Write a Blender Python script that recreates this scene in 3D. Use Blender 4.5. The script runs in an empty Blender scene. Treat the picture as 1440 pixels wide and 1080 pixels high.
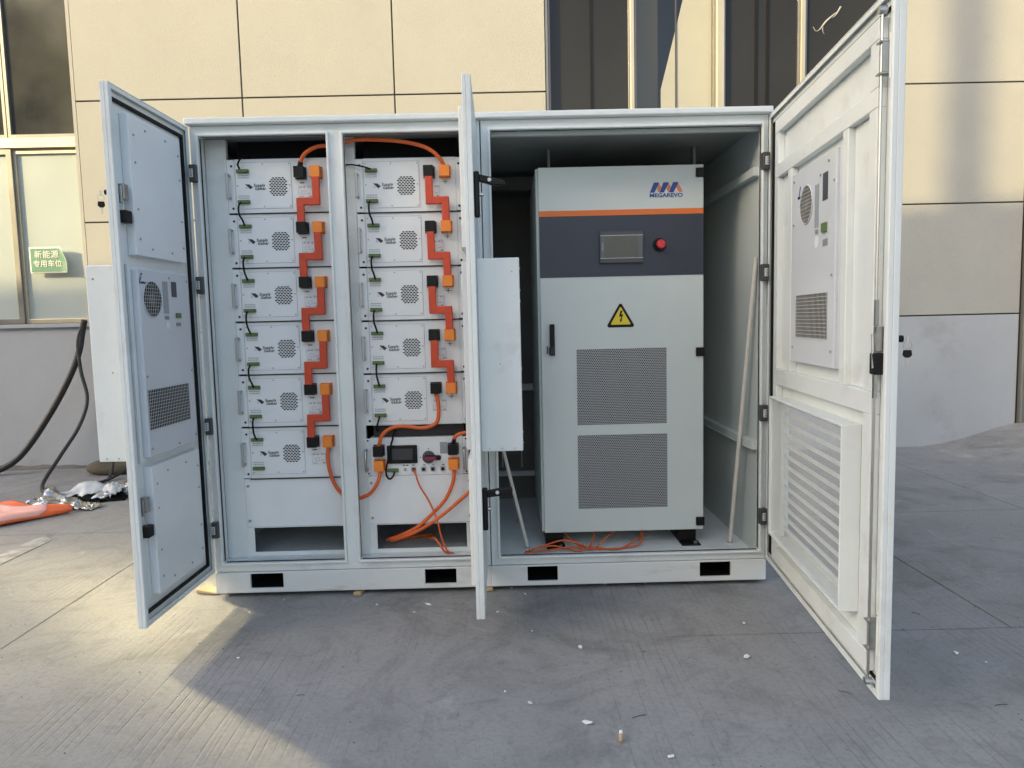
import bpy, bmesh, math, random
from mathutils import Vector, Matrix
random.seed(7)
scene = bpy.context.scene
col = scene.collection

# ------------------------------------------------------------------ camera
W, H = 1024, 768
cam_data = bpy.data.cameras.new('camera')
cam = bpy.data.objects.new('camera', cam_data)
col.objects.link(cam)
cam_data.sensor_fit = 'HORIZONTAL'
cam_data.sensor_width = 36.0
cam_data.lens = 992.68 / 1440 * 36.0
cam_data.clip_start = 0.05
cam_data.clip_end = 900
PITCH, YAW, ROLL = 0.088686, 0.0072595, -0.02337
cp, sp, cy_, sy_ = math.cos(PITCH), math.sin(PITCH), math.cos(YAW), math.sin(YAW)
fwd = Vector((sy_*cp, cy_*cp, -sp)); rgt = Vector((cy_, -sy_, 0)); up = rgt.cross(fwd)
cr, sr = math.cos(ROLL), math.sin(ROLL)
Rv = cr*rgt + sr*up; Uv = -sr*rgt + cr*up
m = Matrix((Rv, Uv, -fwd)).transposed().to_4x4()
m.translation = Vector((1.34100, -3.13311, 1.22387))
cam.matrix_world = m
scene.camera = cam

# ------------------------------------------------------------------ sky, sun, exposure
SUN_VEC = Vector((-2.2, -1.68, 1.0)).normalized()          # towards the sun
SUN_EL = math.asin(SUN_VEC.z)
world = bpy.data.worlds.new('World'); scene.world = world
world.use_nodes = True
wn = world.node_tree
bg = wn.nodes['Background']
sky = wn.nodes.new('ShaderNodeTexSky')
sky.sky_type = 'NISHITA'; sky.sun_disc = False
sky.sun_elevation = SUN_EL
sky.sun_rotation = math.atan2(SUN_VEC.x, SUN_VEC.y)
sky.air_density = 1.0; sky.dust_density = 4.2; sky.ozone_density = 0.8
wn.links.new(sky.outputs[0], bg.inputs[0])
bg.inputs[1].default_value = 0.15
sun_d = bpy.data.lights.new('sun', 'SUN')
sun_d.energy = 2.1; sun_d.angle = math.radians(0.40); sun_d.color = (1.0, 0.78, 0.38)
sun = bpy.data.objects.new('sun', sun_d); col.objects.link(sun)
sun.location = (-20, -15, 20)
sun.rotation_euler = SUN_VEC.to_track_quat('Z', 'Y').to_euler()
scene.view_settings.view_transform = 'Standard'
scene.view_settings.look = 'None'
scene.view_settings.gamma = 1.0
scene.view_settings.use_curve_mapping = False
scene.view_settings.exposure = 1.52
scene.cycles.use_denoising = True
scene.cycles.max_bounces = 10
scene.cycles.transparent_max_bounces = 12
scene.cycles.caustics_reflective = True
scene.cycles.blur_glossy = 0.0
scene.cycles.sample_clamp_indirect = 0.0
scene.cycles.use_guiding = True
scene.cycles.use_surface_guiding = True
scene.cycles.use_volume_guiding = False

# ------------------------------------------------------------------ materials
MATS = {}
def mat(name, color, rough=0.5, metal=0.0, var=0.0, vscale=6.0, bump=0.0, bscale=60.0, spec=0.5, coat=0.0,
        dirt=None, dscale=3.0, dlo=0.55, dhi=0.75, grain=0.0, stretch=None):
    if name in MATS: return MATS[name]
    mt = bpy.data.materials.new(name); mt.use_nodes = True
    nt = mt.node_tree; N = nt.nodes; K = nt.links
    p = N['Principled BSDF']
    p.inputs['Base Color'].default_value = (*color, 1)
    p.inputs['Roughness'].default_value = rough
    p.inputs['Metallic'].default_value = metal
    p.inputs['Specular IOR Level'].default_value = spec
    p.inputs['Coat Weight'].default_value = coat
    tc = N.new('ShaderNodeTexCoord'); mp = N.new('ShaderNodeMapping')
    if stretch: mp.inputs['Scale'].default_value = stretch
    K.new(tc.outputs['Object'], mp.inputs['Vector'])
    last = None
    if var > 0:
        no = N.new('ShaderNodeTexNoise'); no.inputs['Scale'].default_value = vscale; no.inputs['Detail'].default_value = 5
        K.new(mp.outputs[0], no.inputs['Vector'])
        mr = N.new('ShaderNodeMapRange'); mr.inputs['From Min'].default_value = .3; mr.inputs['From Max'].default_value = .7
        mr.inputs['To Min'].default_value = 1-var; mr.inputs['To Max'].default_value = 1+var*.6
        K.new(no.outputs['Fac'], mr.inputs['Value'])
        hs = N.new('ShaderNodeHueSaturation'); hs.inputs['Color'].default_value = (*color, 1)
        K.new(mr.outputs[0], hs.inputs['Value']); last = hs.outputs[0]
        rr = N.new('ShaderNodeMapRange'); rr.inputs['To Min'].default_value = max(.02, rough-.08); rr.inputs['To Max'].default_value = rough+.1
        K.new(no.outputs['Fac'], rr.inputs['Value']); K.new(rr.outputs[0], p.inputs['Roughness'])
    if dirt:
        dn = N.new('ShaderNodeTexNoise'); dn.inputs['Scale'].default_value = dscale; dn.inputs['Detail'].default_value = 9; dn.inputs['Roughness'].default_value = .65
        K.new(mp.outputs[0], dn.inputs['Vector'])
        dm = N.new('ShaderNodeMapRange'); dm.inputs['From Min'].default_value = dlo; dm.inputs['From Max'].default_value = dhi
        K.new(dn.outputs['Fac'], dm.inputs['Value'])
        mx = N.new('ShaderNodeMixRGB'); mx.inputs[1].default_value = (*color, 1); mx.inputs[2].default_value = (*dirt, 1)
        K.new(dm.outputs[0], mx.inputs[0])
        if last: K.new(last, mx.inputs[1])
        last = mx.outputs[0]
    if last: K.new(last, p.inputs['Base Color'])
    if bump > 0:
        bn = N.new('ShaderNodeTexNoise'); bn.inputs['Scale'].default_value = bscale; bn.inputs['Detail'].default_value = 3
        K.new(mp.outputs[0], bn.inputs['Vector'])
        bb = N.new('ShaderNodeBump'); bb.inputs['Strength'].default_value = bump; bb.inputs['Distance'].default_value = .01
        K.new(bn.outputs['Fac'], bb.inputs['Height']); K.new(bb.outputs[0], p.inputs['Normal'])
    MATS[name] = mt
    return mt

WHITE = mat('white_powder_coat', (.695, .74, .735), .38, var=.05, vscale=2.5, bump=.05, bscale=140, dirt=(.50, .50, .46), dscale=4.5, dlo=.55, dhi=.88)
WHITE2 = mat('white_module_paint', (.735, .775, .785), .42, var=.035, vscale=5, bump=.04, bscale=200)
GREYW = mat('light_grey_paint', (.575, .63, .615), .42, var=.04, vscale=2, bump=.05, bscale=180)
ACP = mat('air_conditioner_paint', (.58, .62, .66), .36, var=.04, vscale=4, bump=.04, bscale=160)
NAVY = mat('navy_print', (.028, .036, .058), .45, var=.06)
ORSTR = mat('orange_print', (.72, .16, .02), .45, var=.04)
ORPLUG = mat('orange_plastic', (.82, .24, .025), .45, var=.06, vscale=30)
BUSRED = mat('busbar_sleeve', (.56, .06, .018), .5, var=.1, vscale=25, bump=.1, bscale=90)
CABOR = mat('orange_cable_sheath', (.66, .12, .022), .45, var=.08, vscale=20)
BLACK = mat('black_plastic', (.006, .006, .0065), .45, spec=.25, var=.1, vscale=30)
RUBBER = mat('black_rubber', (.006, .006, .007), .65, spec=.25)
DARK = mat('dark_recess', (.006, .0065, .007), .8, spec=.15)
GREEN = mat('green_terminal', (.10, .17, .055), .5, var=.1, vscale=60)
ZINC = mat('zinc_plated_steel', (.36, .37, .36), .38, metal=1.0, var=.12, vscale=40)
STEEL = mat('brushed_steel', (.46, .47, .47), .34, metal=1.0, var=.06, vscale=30)
CHROME = mat('chrome', (.7, .7, .7), .18, metal=1.0)
RED = mat('red_plastic', (.60, .02, .03), .35, coat=.3)
MAROON = mat('maroon_plastic', (.23, .015, .05), .4)
SLATE = mat('slate_plastic', (.055, .062, .075), .42, var=.05)
SCREEN = mat('screen_glass', (.07, .075, .07), .16, var=.15, vscale=14)
SCREEN2 = mat('dark_screen_glass', (.045, .05, .052), .2, var=.1, vscale=20)
PALE = mat('pale_edge', (.55, .56, .55), .4)
YELLOW = mat('yellow_print', (.72, .56, .03), .5)
BLUE = mat('blue_print', (.02, .06, .27), .5)
ORLOGO = mat('salmon_orange_print', (.70, .19, .08), .5)
INK = mat('dark_ink', (.03, .035, .05), .6)
INKG = mat('grey_ink', (.22, .25, .27), .6)
PAPER = mat('white_label', (.72, .74, .75), .55, var=.04, vscale=90)
PAPERG = mat('grey_label', (.30, .34, .37), .55, var=.12, vscale=120)
WOOD = mat('raw_wood', (.46, .34, .19), .7, var=.2, vscale=20, stretch=(1, 8, 8))
FILTER_BUTT = mat('cork_paper', (.45, .32, .18), .7, var=.1, vscale=50)
SCRAP = mat('scrap_white', (.76, .76, .74), .7, var=.1, vscale=40)
TWIG = mat('dry_stem', (.05, .045, .035), .8)
ORTARP = mat('orange_tarp', (.82, .155, .045), .42, var=.12, vscale=6, bump=.25, bscale=14)
PINKTARP = mat('faded_tarp_back', (.80, .42, .36), .5, var=.1, vscale=6, bump=.25, bscale=14)
FOIL = mat('silver_foil', (.55, .56, .57), .22, metal=1.0, var=.12, vscale=10, bump=.5, bscale=25)
FOILP = mat('white_film', (.46, .50, .53), .3, var=.08, vscale=9, bump=.4, bscale=25)
CABBLK = mat('black_cable_sheath', (.018, .018, .019), .5, var=.2, vscale=15)
OLIVE = mat('olive_canvas', (.075, .066, .045), .85, var=.2, vscale=14, bump=.3, bscale=40)
ALU = mat('champagne_aluminium', (.50, .45, .34), .4, metal=.55, var=.06, vscale=5)
ALUD = mat('grey_aluminium', (.20, .20, .19), .4, metal=.6, var=.08, vscale=5)
FROST = mat('frosted_film', (.39, .44, .42), .22, var=.06, vscale=1.2)
CURTAIN = mat('cream_blind', (.42, .40, .34), .8, var=.05, vscale=3)
JOINT = mat('dark_joint', (.06, .05, .04), .9)
SIGNG = mat('green_sign', (.085, .22, .145), .5, var=.06, vscale=20)
SIGNW = mat('white_sign', (.62, .64, .58), .5)
PLASTER = mat('cream_plaster', (.355, .356, .328), .85, var=.05, vscale=1.6, bump=.55, bscale=150, dirt=(.30, .29, .265), dscale=2.2, dlo=.62, dhi=.95)
PLINTH = mat('plinth_plaster', (.335, .36, .385), .85, var=.07, vscale=1.4, bump=.35, bscale=90, dirt=(.20, .19, .18), dscale=1.6, dlo=.58, dhi=.9)
OPPWALL = mat('grey_rendered_wall', (.33, .33, .32), .85, var=.1, vscale=.4)
OPPGLASS = mat('far_window_glass', (.04, .05, .06), .1)
DIRT = mat('dusty_dirt', (.15, .14, .125), .95, var=.3, vscale=7, bump=.8, bscale=40, dirt=(.07, .06, .05), dscale=9, dlo=.5, dhi=.8)

def mirror_glass(name, color, rough, metal=1.0):
    mt = mat(name, color, rough, metal=metal)
    return mt
GLASSREF = mirror_glass('reflective_coated_glass', (.74, .79, .87), .11)
GLASSREF2 = mirror_glass('dimmed_coated_glass', (.20, .215, .245), .11)  # reflection weakened to dim the light these unseen panes throw
GLASSD = mat('dark_glazing', (.022, .021, .018), .06, spec=.3, var=.3, vscale=.8)

def clear_glass(name, tint, refl):
    mt = bpy.data.materials.new(name); mt.use_nodes = True
    nt = mt.node_tree; N = nt.nodes; K = nt.links
    for n in list(N):
        if n.type == 'BSDF_PRINCIPLED': N.remove(n)
    out = [n for n in N if n.type == 'OUTPUT_MATERIAL'][0]
    tr = N.new('ShaderNodeBsdfTransparent'); tr.inputs[0].default_value = (*tint, 1)
    gl = N.new('ShaderNodeBsdfGlossy'); gl.inputs['Roughness'].default_value = .03
    mx = N.new('ShaderNodeMixShader'); mx.inputs[0].default_value = refl
    K.new(tr.outputs[0], mx.inputs[1]); K.new(gl.outputs[0], mx.inputs[2])
    K.new(mx.outputs[0], out.inputs[0]); MATS[name] = mt
    return mt
GLASSU = mat('mottled_reflection_glazing', (.062, .063, .053), .10, spec=.9, var=.6, vscale=1.3)  # patchy tone stands in for varied reflections in the glass
GLASSC = clear_glass('clear_window_glass', (.96, .965, .95), .035)

def perforated(name, base, pitch, ratio, axes=(0, 2)):
    """sheet steel punched with a hexagonal array of small round holes (too fine to model one by one)"""
    mt = bpy.data.materials.new(name); mt.use_nodes = True
    nt = mt.node_tree; N = nt.nodes; K = nt.links; p = N['Principled BSDF']
    p.inputs['Roughness'].default_value = .45
    tc = N.new('ShaderNodeTexCoord'); sx = N.new('ShaderNodeSeparateXYZ'); K.new(tc.outputs['Object'], sx.inputs[0])
    def ma(op, a, b=None):
        n = N.new('ShaderNodeMath'); n.operation = op
        for i, q in enumerate((a, b)):
            if q is None: continue
            if isinstance(q, (int, float)): n.inputs[i].default_value = q
            else: K.new(q, n.inputs[i])
        return n.outputs[0]
    u = ma('DIVIDE', sx.outputs[axes[0]], pitch); w = ma('DIVIDE', sx.outputs[axes[1]], pitch*1.732)
    def cell(du, dw):
        a = ma('SUBTRACT', ma('FRACT', ma('ADD', u, du)), .5)
        b = ma('MULTIPLY', ma('SUBTRACT', ma('FRACT', ma('ADD', w, dw)), .5), 1.732)
        return ma('ADD', ma('MULTIPLY', a, a), ma('MULTIPLY', b, b))
    d = ma('MINIMUM', cell(50, 50), cell(50.5, 50.5))
    hole = ma('LESS_THAN', d, ratio*ratio)
    mx = N.new('ShaderNodeMixRGB'); mx.inputs[1].default_value = (*base, 1); mx.inputs[2].default_value = (.012, .012, .014, 1)
    K.new(hole, mx.inputs[0]); K.new(mx.outputs[0], p.inputs['Base Color'])
    MATS[name] = mt
    return mt
PERF = perforated('perforated_sheet', (.48, .50, .51), .0092, .40)

def screen_mesh(name):
    """fine insect mesh: thin woven threads with open gaps between"""
    mt = bpy.data.materials.new(name); mt.use_nodes = True
    nt = mt.node_tree; N = nt.nodes; K = nt.links
    p = N['Principled BSDF']; p.inputs['Base Color'].default_value = (.70, .73, .73, 1); p.inputs['Roughness'].default_value = .5
    out = [n for n in N if n.type == 'OUTPUT_MATERIAL'][0]
    tr = N.new('ShaderNodeBsdfTransparent'); mx = N.new('ShaderNodeMixShader')
    no = N.new('ShaderNodeTexNoise'); no.inputs['Scale'].default_value = 5
    tc = N.new('ShaderNodeTexCoord'); K.new(tc.outputs['Object'], no.inputs['Vector'])
    mr = N.new('ShaderNodeMapRange'); mr.inputs['To Min'].default_value = .16; mr.inputs['To Max'].default_value = .26
    mr.inputs['From Min'].default_value = .3; mr.inputs['From Max'].default_value = .7
    K.new(no.outputs['Fac'], mr.inputs['Value']); K.new(mr.outputs[0], mx.inputs[0])
    K.new(tr.outputs[0], mx.inputs[1]); K.new(p.outputs[0], mx.inputs[2]); K.new(mx.outputs[0], out.inputs[0])
    MATS[name] = mt
    return mt
SCREENMESH = screen_mesh('fine_screen_mesh')

def concrete(name):
    mt = bpy.data.materials.new(name); mt.use_nodes = True
    nt = mt.node_tree; N = nt.nodes; K = nt.links; p = N['Principled BSDF']
    tc = N.new('ShaderNodeTexCoord')
    def noise(scale, detail=6, rough=.6, vec=None, dist=0):
        n = N.new('ShaderNodeTexNoise'); n.inputs['Scale'].default_value = scale; n.inputs['Detail'].default_value = detail
        n.inputs['Roughness'].default_value = rough; n.inputs['Distortion'].default_value = dist
        K.new(vec or tc.outputs['Object'], n.inputs['Vector']); return n.outputs['Fac']
    def mr(v, a, b, c=0, d=1):
        n = N.new('ShaderNodeMapRange'); n.inputs['From Min'].default_value = a; n.inputs['From Max'].default_value = b
        n.inputs['To Min'].default_value = c; n.inputs['To Max'].default_value = d; K.new(v, n.inputs['Value']); return n.outputs[0]
    def ma(op, a, b):
        n = N.new('ShaderNodeMath'); n.operation = op
        for i, q in enumerate((a, b)):
            if isinstance(q, (int, float)): n.inputs[i].default_value = q
            else: K.new(q, n.inputs[i])
        return n.outputs[0]
    def mix(fac, a, b):
        n = N.new('ShaderNodeMixRGB')
        for i, q in ((0, fac), (1, a), (2, b)):
            if isinstance(q, tuple): n.inputs[i].default_value = (*q, 1)
            elif isinstance(q, (int, float)): n.inputs[i].default_value = q
            else: K.new(q, n.inputs[i])
        return n.outputs[0]
    big = noise(.7, 5, .55); mid = noise(3.2, 7, .65, dist=.4); fine = noise(60, 4, .7); speck = noise(220, 2, .5)
    stain = noise(1.7, 8, .7, dist=1.2)
    c = mix(mr(big, .3, .7), (0.186, 0.188, 0.188), (0.268, 0.268, 0.268))
    c = mix(mr(mid, .35, .7, 0, .55), c, (0.318, 0.318, 0.314))
    c = mix(mr(stain, .52, .68, 0, .62), c, (0.118, 0.118, 0.118))
    c = mix(mr(fine, .48, .68, 0, .5), c, (0.152, 0.148, 0.138))
    c = mix(mr(speck, .62, .70, 0, .5), c, (0.442, 0.428, 0.414))
    pat = noise(2.3, 9, .75, dist=.8)
    blot = noise(7, 6, .7, dist=1.5)
    c = mix(mr(blot, .52, .66, 0, .42), c, (.145, .145, .147))
    c = mix(mr(pat, .60, .72, 0, .5), c, (0.469, 0.462, 0.455))
    # broom-drawn grooves running along y, uneven and worn away in places
    mp = N.new('ShaderNodeMapping'); mp.inputs['Scale'].default_value = (1, .022, 1)
    wob = N.new('ShaderNodeVectorMath'); wob.operation = 'ADD'
    wn2 = N.new('ShaderNodeTexNoise'); wn2.inputs['Scale'].default_value = .55; K.new(tc.outputs['Object'], wn2.inputs['Vector'])
    sc = N.new('ShaderNodeVectorMath'); sc.operation = 'SCALE'; sc.inputs['Scale'].default_value = .10
    K.new(wn2.outputs['Color'], sc.inputs[0]); K.new(tc.outputs['Object'], wob.inputs[0]); K.new(sc.outputs[0], wob.inputs[1])
    K.new(wob.outputs[0], mp.inputs['Vector'])
    g1 = noise(42, 1.5, .5, mp.outputs[0]); g2 = noise(110, 2, .5, mp.outputs[0])
    wv = N.new('ShaderNodeTexWave'); wv.wave_type = 'BANDS'; wv.bands_direction = 'X'; wv.inputs['Scale'].default_value = 10.5
    wv.inputs['Distortion'].default_value = 2.6; wv.inputs['Detail'].default_value = 3; wv.inputs['Detail Scale'].default_value = 1.2
    K.new(mp.outputs[0], wv.inputs['Vector'])
    groove = ma('ADD', ma('MULTIPLY', mr(wv.outputs['Fac'], .86, .97), mr(g1, .42, .56)), mr(g2, .60, .72, 0, .45))
    mask = ma('MULTIPLY', mr(noise(.9, 5, .65, dist=1.0), .46, .62), mr(noise(6, 3, .6), .30, .55, .25, 1))
    gm = ma('MULTIPLY', groove, mask)
    c = mix(ma('MULTIPLY', gm, .27), c, (0.086, 0.083, 0.079))
    K.new(c, p.inputs['Base Color'])
    K.new(mr(mid, .3, .7, .62, .85), p.inputs['Roughness'])
    h = ma('ADD', ma('MULTIPLY', gm, -1.0), ma('ADD', ma('MULTIPLY', fine, .35), ma('MULTIPLY', mid, .5)))
    b = N.new('ShaderNodeBump'); b.inputs['Strength'].default_value = .4; b.inputs['Distance'].default_value = .0035
    K.new(h, b.inputs['Height']); K.new(b.outputs[0], p.inputs['Normal'])
    MATS[name] = mt
    return mt
CONC = concrete('broomed_concrete')

# ------------------------------------------------------------------ mesh helpers
class MB:
    def __init__(s): s.v = []; s.f = []; s.sm = False
    def add(s, vs, fs):
        o = len(s.v); s.v += [tuple(p) for p in vs]; s.f += [tuple(i+o for i in f) for f in fs]; return s
    def box(s, x0, x1, y0, y1, z0, z1):
        if x0 > x1: x0, x1 = x1, x0
        if y0 > y1: y0, y1 = y1, y0
        if z0 > z1: z0, z1 = z1, z0
        return s.add([(x0,y0,z0),(x1,y0,z0),(x1,y1,z0),(x0,y1,z0),(x0,y0,z1),(x1,y0,z1),(x1,y1,z1),(x0,y1,z1)],
                     [(0,3,2,1),(4,5,6,7),(0,1,5,4),(1,2,6,5),(2,3,7,6),(3,0,4,7)])
    def prism_y(s, pts, y0, y1):
        """closed polygon pts (x, z) extruded from y0 (front) to y1"""
        n = len(pts)
        return s.add([(x, y0, z) for x, z in pts] + [(x, y1, z) for x, z in pts],
                     [tuple(range(n)), tuple(range(2*n-1, n-1, -1))] + [(i, i+n, (i+1) % n + n, (i+1) % n) for i in range(n)])
    def cyl(s, p0, p1, r0, r1=None, n=12):
        r1 = r0 if r1 is None else r1
        p0, p1 = Vector(p0), Vector(p1); d = (p1-p0).normalized()
        a = d.orthogonal().normalized(); b = d.cross(a)
        vs = []
        for p, r in ((p0, r0), (p1, r1)):
            for i in range(n):
                t = 2*math.pi*i/n; vs.append(p + a*math.cos(t)*r + b*math.sin(t)*r)
        return s.add(vs, [(i, (i+1) % n, (i+1) % n+n, i+n) for i in range(n)] + [tuple(range(n-1, -1, -1)), tuple(range(n, 2*n))])
    def tube(s, pts, r, n=8, sub=6, flat=False):
        P = [Vector(p) for p in pts]
        Q = []
        if flat or len(P) < 3: Q = P
        else:
            E = [P[0]*2-P[1]] + P + [P[-1]*2-P[-2]]
            for i in range(1, len(E)-2):
                a, b, c, d = E[i-1], E[i], E[i+1], E[i+2]
                for k in range(sub):
                    t = k/sub
                    Q.append(.5*((2*b)+(c-a)*t+(2*a-5*b+4*c-d)*t*t+(-a+3*b-3*c+d)*t*t*t))
            Q.append(P[-1])
        vs = []; fs = []
        t0 = (Q[1]-Q[0]).normalized(); a = t0.orthogonal().normalized()
        for i, q in enumerate(Q):
            t = (Q[min(i+1, len(Q)-1)]-Q[max(i-1, 0)])
            t = t.normalized() if t.length > 1e-9 else t0
            a = (a - t*a.dot(t)); a = a.normalized() if a.length > 1e-6 else t.orthogonal().normalized()
            b = t.cross(a); rr = r(i/(len(Q)-1)) if callable(r) else r
            for k in range(n):
                w = 2*math.pi*k/n; vs.append(q + a*math.cos(w)*rr + b*math.sin(w)*rr)
        m_ = len(Q)
        for i in range(m_-1):
            for k in range(n):
                fs.append((i*n+k, i*n+(k+1) % n, (i+1)*n+(k+1) % n, (i+1)*n+k))
        fs += [tuple(range(n-1, -1, -1)), tuple(range((m_-1)*n, m_*n))]
        s.sm = True
        return s.add(vs, fs)
    def plate(s, x0, x1, z0, z1, y0, y1, holes):
        """slab in the xz plane with rectangular holes, one watertight skin"""
        xs = sorted({x0, x1, *[h[0] for h in holes], *[h[1] for h in holes]})
        zs = sorted({z0, z1, *[h[2] for h in holes], *[h[3] for h in holes]})
        nx, nz = len(xs)-1, len(zs)-1
        def solid(i, j):
            if not (0 <= i < nx and 0 <= j < nz): return False
            cx, cz = (xs[i]+xs[i+1])/2, (zs[j]+zs[j+1])/2
            return not any(h[0] < cx < h[1] and h[2] < cz < h[3] for h in holes)
        vi = {}; vs = []; fs = []
        def V(i, j, k):
            if (i, j, k) not in vi: vi[(i, j, k)] = len(vs); vs.append((xs[i], (y0, y1)[k], zs[j]))
            return vi[(i, j, k)]
        for i in range(nx):
            for j in range(nz):
                if not solid(i, j): continue
                fs.append((V(i,j,0), V(i+1,j,0), V(i+1,j+1,0), V(i,j+1,0)))
                fs.append((V(i,j,1), V(i,j+1,1), V(i+1,j+1,1), V(i+1,j,1)))
                if not solid(i-1, j): fs.append((V(i,j,0), V(i,j+1,0), V(i,j+1,1), V(i,j,1)))
                if not solid(i+1, j): fs.append((V(i+1,j,0), V(i+1,j,1), V(i+1,j+1,1), V(i+1,j+1,0)))
                if not solid(i, j-1): fs.append((V(i,j,0), V(i,j,1), V(i+1,j,1), V(i+1,j,0)))
                if not solid(i, j+1): fs.append((V(i,j+1,0), V(i+1,j+1,0), V(i+1,j+1,1), V(i,j+1,1)))
        return s.add(vs, fs)
    def ring(s, x0, x1, z0, z1, w, y0, y1):
        return s.plate(x0, x1, z0, z1, y0, y1, [(x0+w, x1-w, z0+w, z1-w)])
    def build(s, name, material, parent=None, bevel=0.0, seg=2, smooth=None, loc=None, kind=None, label=None):
        me = bpy.data.meshes.new(name); me.from_pydata(s.v, [], s.f); me.validate(); me.update()
        bm = bmesh.new(); bm.from_mesh(me); bmesh.ops.recalc_face_normals(bm, faces=bm.faces); bm.to_mesh(me); bm.free()
        me.materials.append(material)
        o = bpy.data.objects.new(name, me); col.objects.link(o)
        if parent: o.parent = parent
        if loc: o.location = loc
        if kind: o['kind'] = kind
        if label: o['label'] = label
        if s.sm if smooth is None else smooth:
            for q in me.polygons: q.use_smooth = True
        if bevel:
            b = o.modifiers.new('bevel', 'BEVEL'); b.width = bevel; b.segments = seg; b.limit_method = 'ANGLE'; b.angle_limit = math.radians(40)
        return o

def tag(o, label, cat, group=None, kind=None):
    o['label'] = label; o['category'] = cat
    if group: o['group'] = group
    if kind: o['kind'] = kind
    return o
def empty(name, loc=(0,0,0), parent=None):
    e = bpy.data.objects.new(name, None); col.objects.link(e); e.location = loc; e.empty_display_size = .05
    if parent: e.parent = parent
    return e
def struct(o): o['kind'] = 'structure'; return o
def copy_tree(o, parent=None):
    c = o.copy(); col.objects.link(c); c.parent = parent
    for ch in list(o.children): copy_tree(ch, c)
    return c
_dg = None
def text(name, body, size, material, parent, x, y, z, flip=False, align='CENTER', spacing=1.0, width=1.0, shear=0.0, thick=.0006, bold=0.0):
    """flat lettering standing in the xz plane, read from -y (or from +y with flip)"""
    cu = bpy.data.curves.new(name, 'FONT'); cu.body = body; cu.size = size; cu.align_x = align; cu.align_y = 'CENTER'
    cu.extrude = thick; cu.space_character = spacing; cu.shear = shear; cu.resolution_u = 3; cu.offset = bold
    t = bpy.data.objects.new(name, cu); col.objects.link(t)
    bpy.context.view_layer.update()
    me = bpy.data.meshes.new_from_object(t.evaluated_get(bpy.context.evaluated_depsgraph_get()))
    bpy.data.objects.remove(t); bpy.data.curves.remove(cu)
    sg = -1 if flip else 1
    for v in me.vertices:
        a, b, c = v.co; v.co = (sg*a*width, -sg*c, b)
    me.materials.clear(); me.materials.append(material)
    o = bpy.data.objects.new(name, me); col.objects.link(o); o.parent = parent; o.location = (x, y, z)
    return o

# ------------------------------------------------------------------ ground
ground = struct(MB().box(-300, 300, -300, 300, -.30, -.03).build('ground', CONC))
J = .0035
def slab(xa, xb, ya, yb, gaps='lrfb', z=0.0):
    MB().box(xa+(J if 'l' in gaps else 0), xb-(J if 'r' in gaps else 0), ya+(J if 'f' in gaps else 0), yb-(J if 'b' in gaps else 0), -.06, z).build('slab', CONC, ground)
slab(-.652, 1.95, -5.2, 1.09, 'lfb'); slab(1.95, 3.268, -.515, 1.09, 'rfb'); slab(1.95, 4.6, -5.2, -.515, 'rfb')
slab(3.268, 7.2, -.515, 1.09); slab(7.2, 11, -.515, 1.09); slab(4.6, 11, -5.2, -.515)
slab(-4.57, -.652, -5.2, 1.09); slab(-9.5, -4.57, -5.2, 1.09)
slab(-9.5, -5.6, 1.09, 3.19); slab(-5.6, -.652, 1.09, 3.19); slab(-.652, 4.50, 1.09, 3.19); slab(4.50, 9.6, 1.09, 3.19)
for xa, xb in ((-9.5, -4.6), (-4.6, .2), (.2, 5.0), (5.0, 11)): slab(xa, xb, -9.0, -5.2)
# ramp of dust and grit banked against the right end of the wall
mb = MB(); nx, ny = 50, 16; vs = []; fs = []
for i in range(nx+1):
    x = 4.7 + 5.0*i/nx
    top = .20*(max(0, x-5.0)/.95)**1.45 if x < 6.1 else .20*(1.1/.95)**1.45
    for j in range(ny+1):
        t = j/ny; y = 3.198 - t*1.9
        n = .006*math.sin(x*9+j*1.7) + .004*random.uniform(-1, 1)
        vs.append((x, y, -.010 + (top*(.5+.5*math.cos(t*math.pi)) + n*(1-t)*min(1, top*20))))
for i in range(nx):
    for j in range(ny): fs.append((i*(ny+1)+j, i*(ny+1)+j+1, (i+1)*(ny+1)+j+1, (i+1)*(ny+1)+j))
mb.add(vs, fs); struct(mb.build('sloped_pavement', CONC, smooth=True))
# faded painted line
PAINT = mat('faded_line_paint', (.40, .40, .385), .8, var=.25, vscale=9, dirt=(.24, .235, .225), dscale=14, dlo=.42, dhi=.62)
pl = [(-1.485, .10), (-1.365, .10), (-1.365, .96), (-1.485, 1.07)]
struct(MB().add([(x, y, .0035) for x, y in pl] + [(x, y, -.001) for x, y in pl],
    [(0,1,2,3),(4,7,6,5),(0,4,5,1),(1,5,6,2),(2,6,7,3),(3,7,4,0)]).build('pavement_marking', PAINT))
# low dirt fillet along the foot of the wall on the left
mb = MB(); vs = []; fs = []; nx = 90; ny = 4
for i in range(nx+1):
    x = -6.0 + 6.0*i/nx
    w_ = .10 + .05*math.sin(x*5.3) + .03*random.random()
    for j in range(ny+1):
        t = j/ny; vs.append((x, 3.198 - t*w_, -.004 + .028*(1-t)**1.6*(.6+.8*random.random())))
for i in range(nx):
    for j in range(ny): fs.append((i*(ny+1)+j, i*(ny+1)+j+1, (i+1)*(ny+1)+j+1, (i+1)*(ny+1)+j))
mb.add(vs, fs); o = mb.build('dirt', DIRT, smooth=True); tag(o, 'dark dust and grit gathered along the foot of the grey wall', 'dirt', kind='stuff')

# ------------------------------------------------------------------ building behind
YW = 3.2
bld = tag(empty('building', (0, YW, 0)), 'cream plastered building with recessed joints and dark windows behind the cabinets', 'building')
def part(mb, name, m_, parent=bld, **k):
    mb.v = [(x, y-YW, z) for x, y, z in mb.v] if parent is bld else mb.v
    return mb.build(name, m_, parent, **k)
TOP = 7.0
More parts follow.
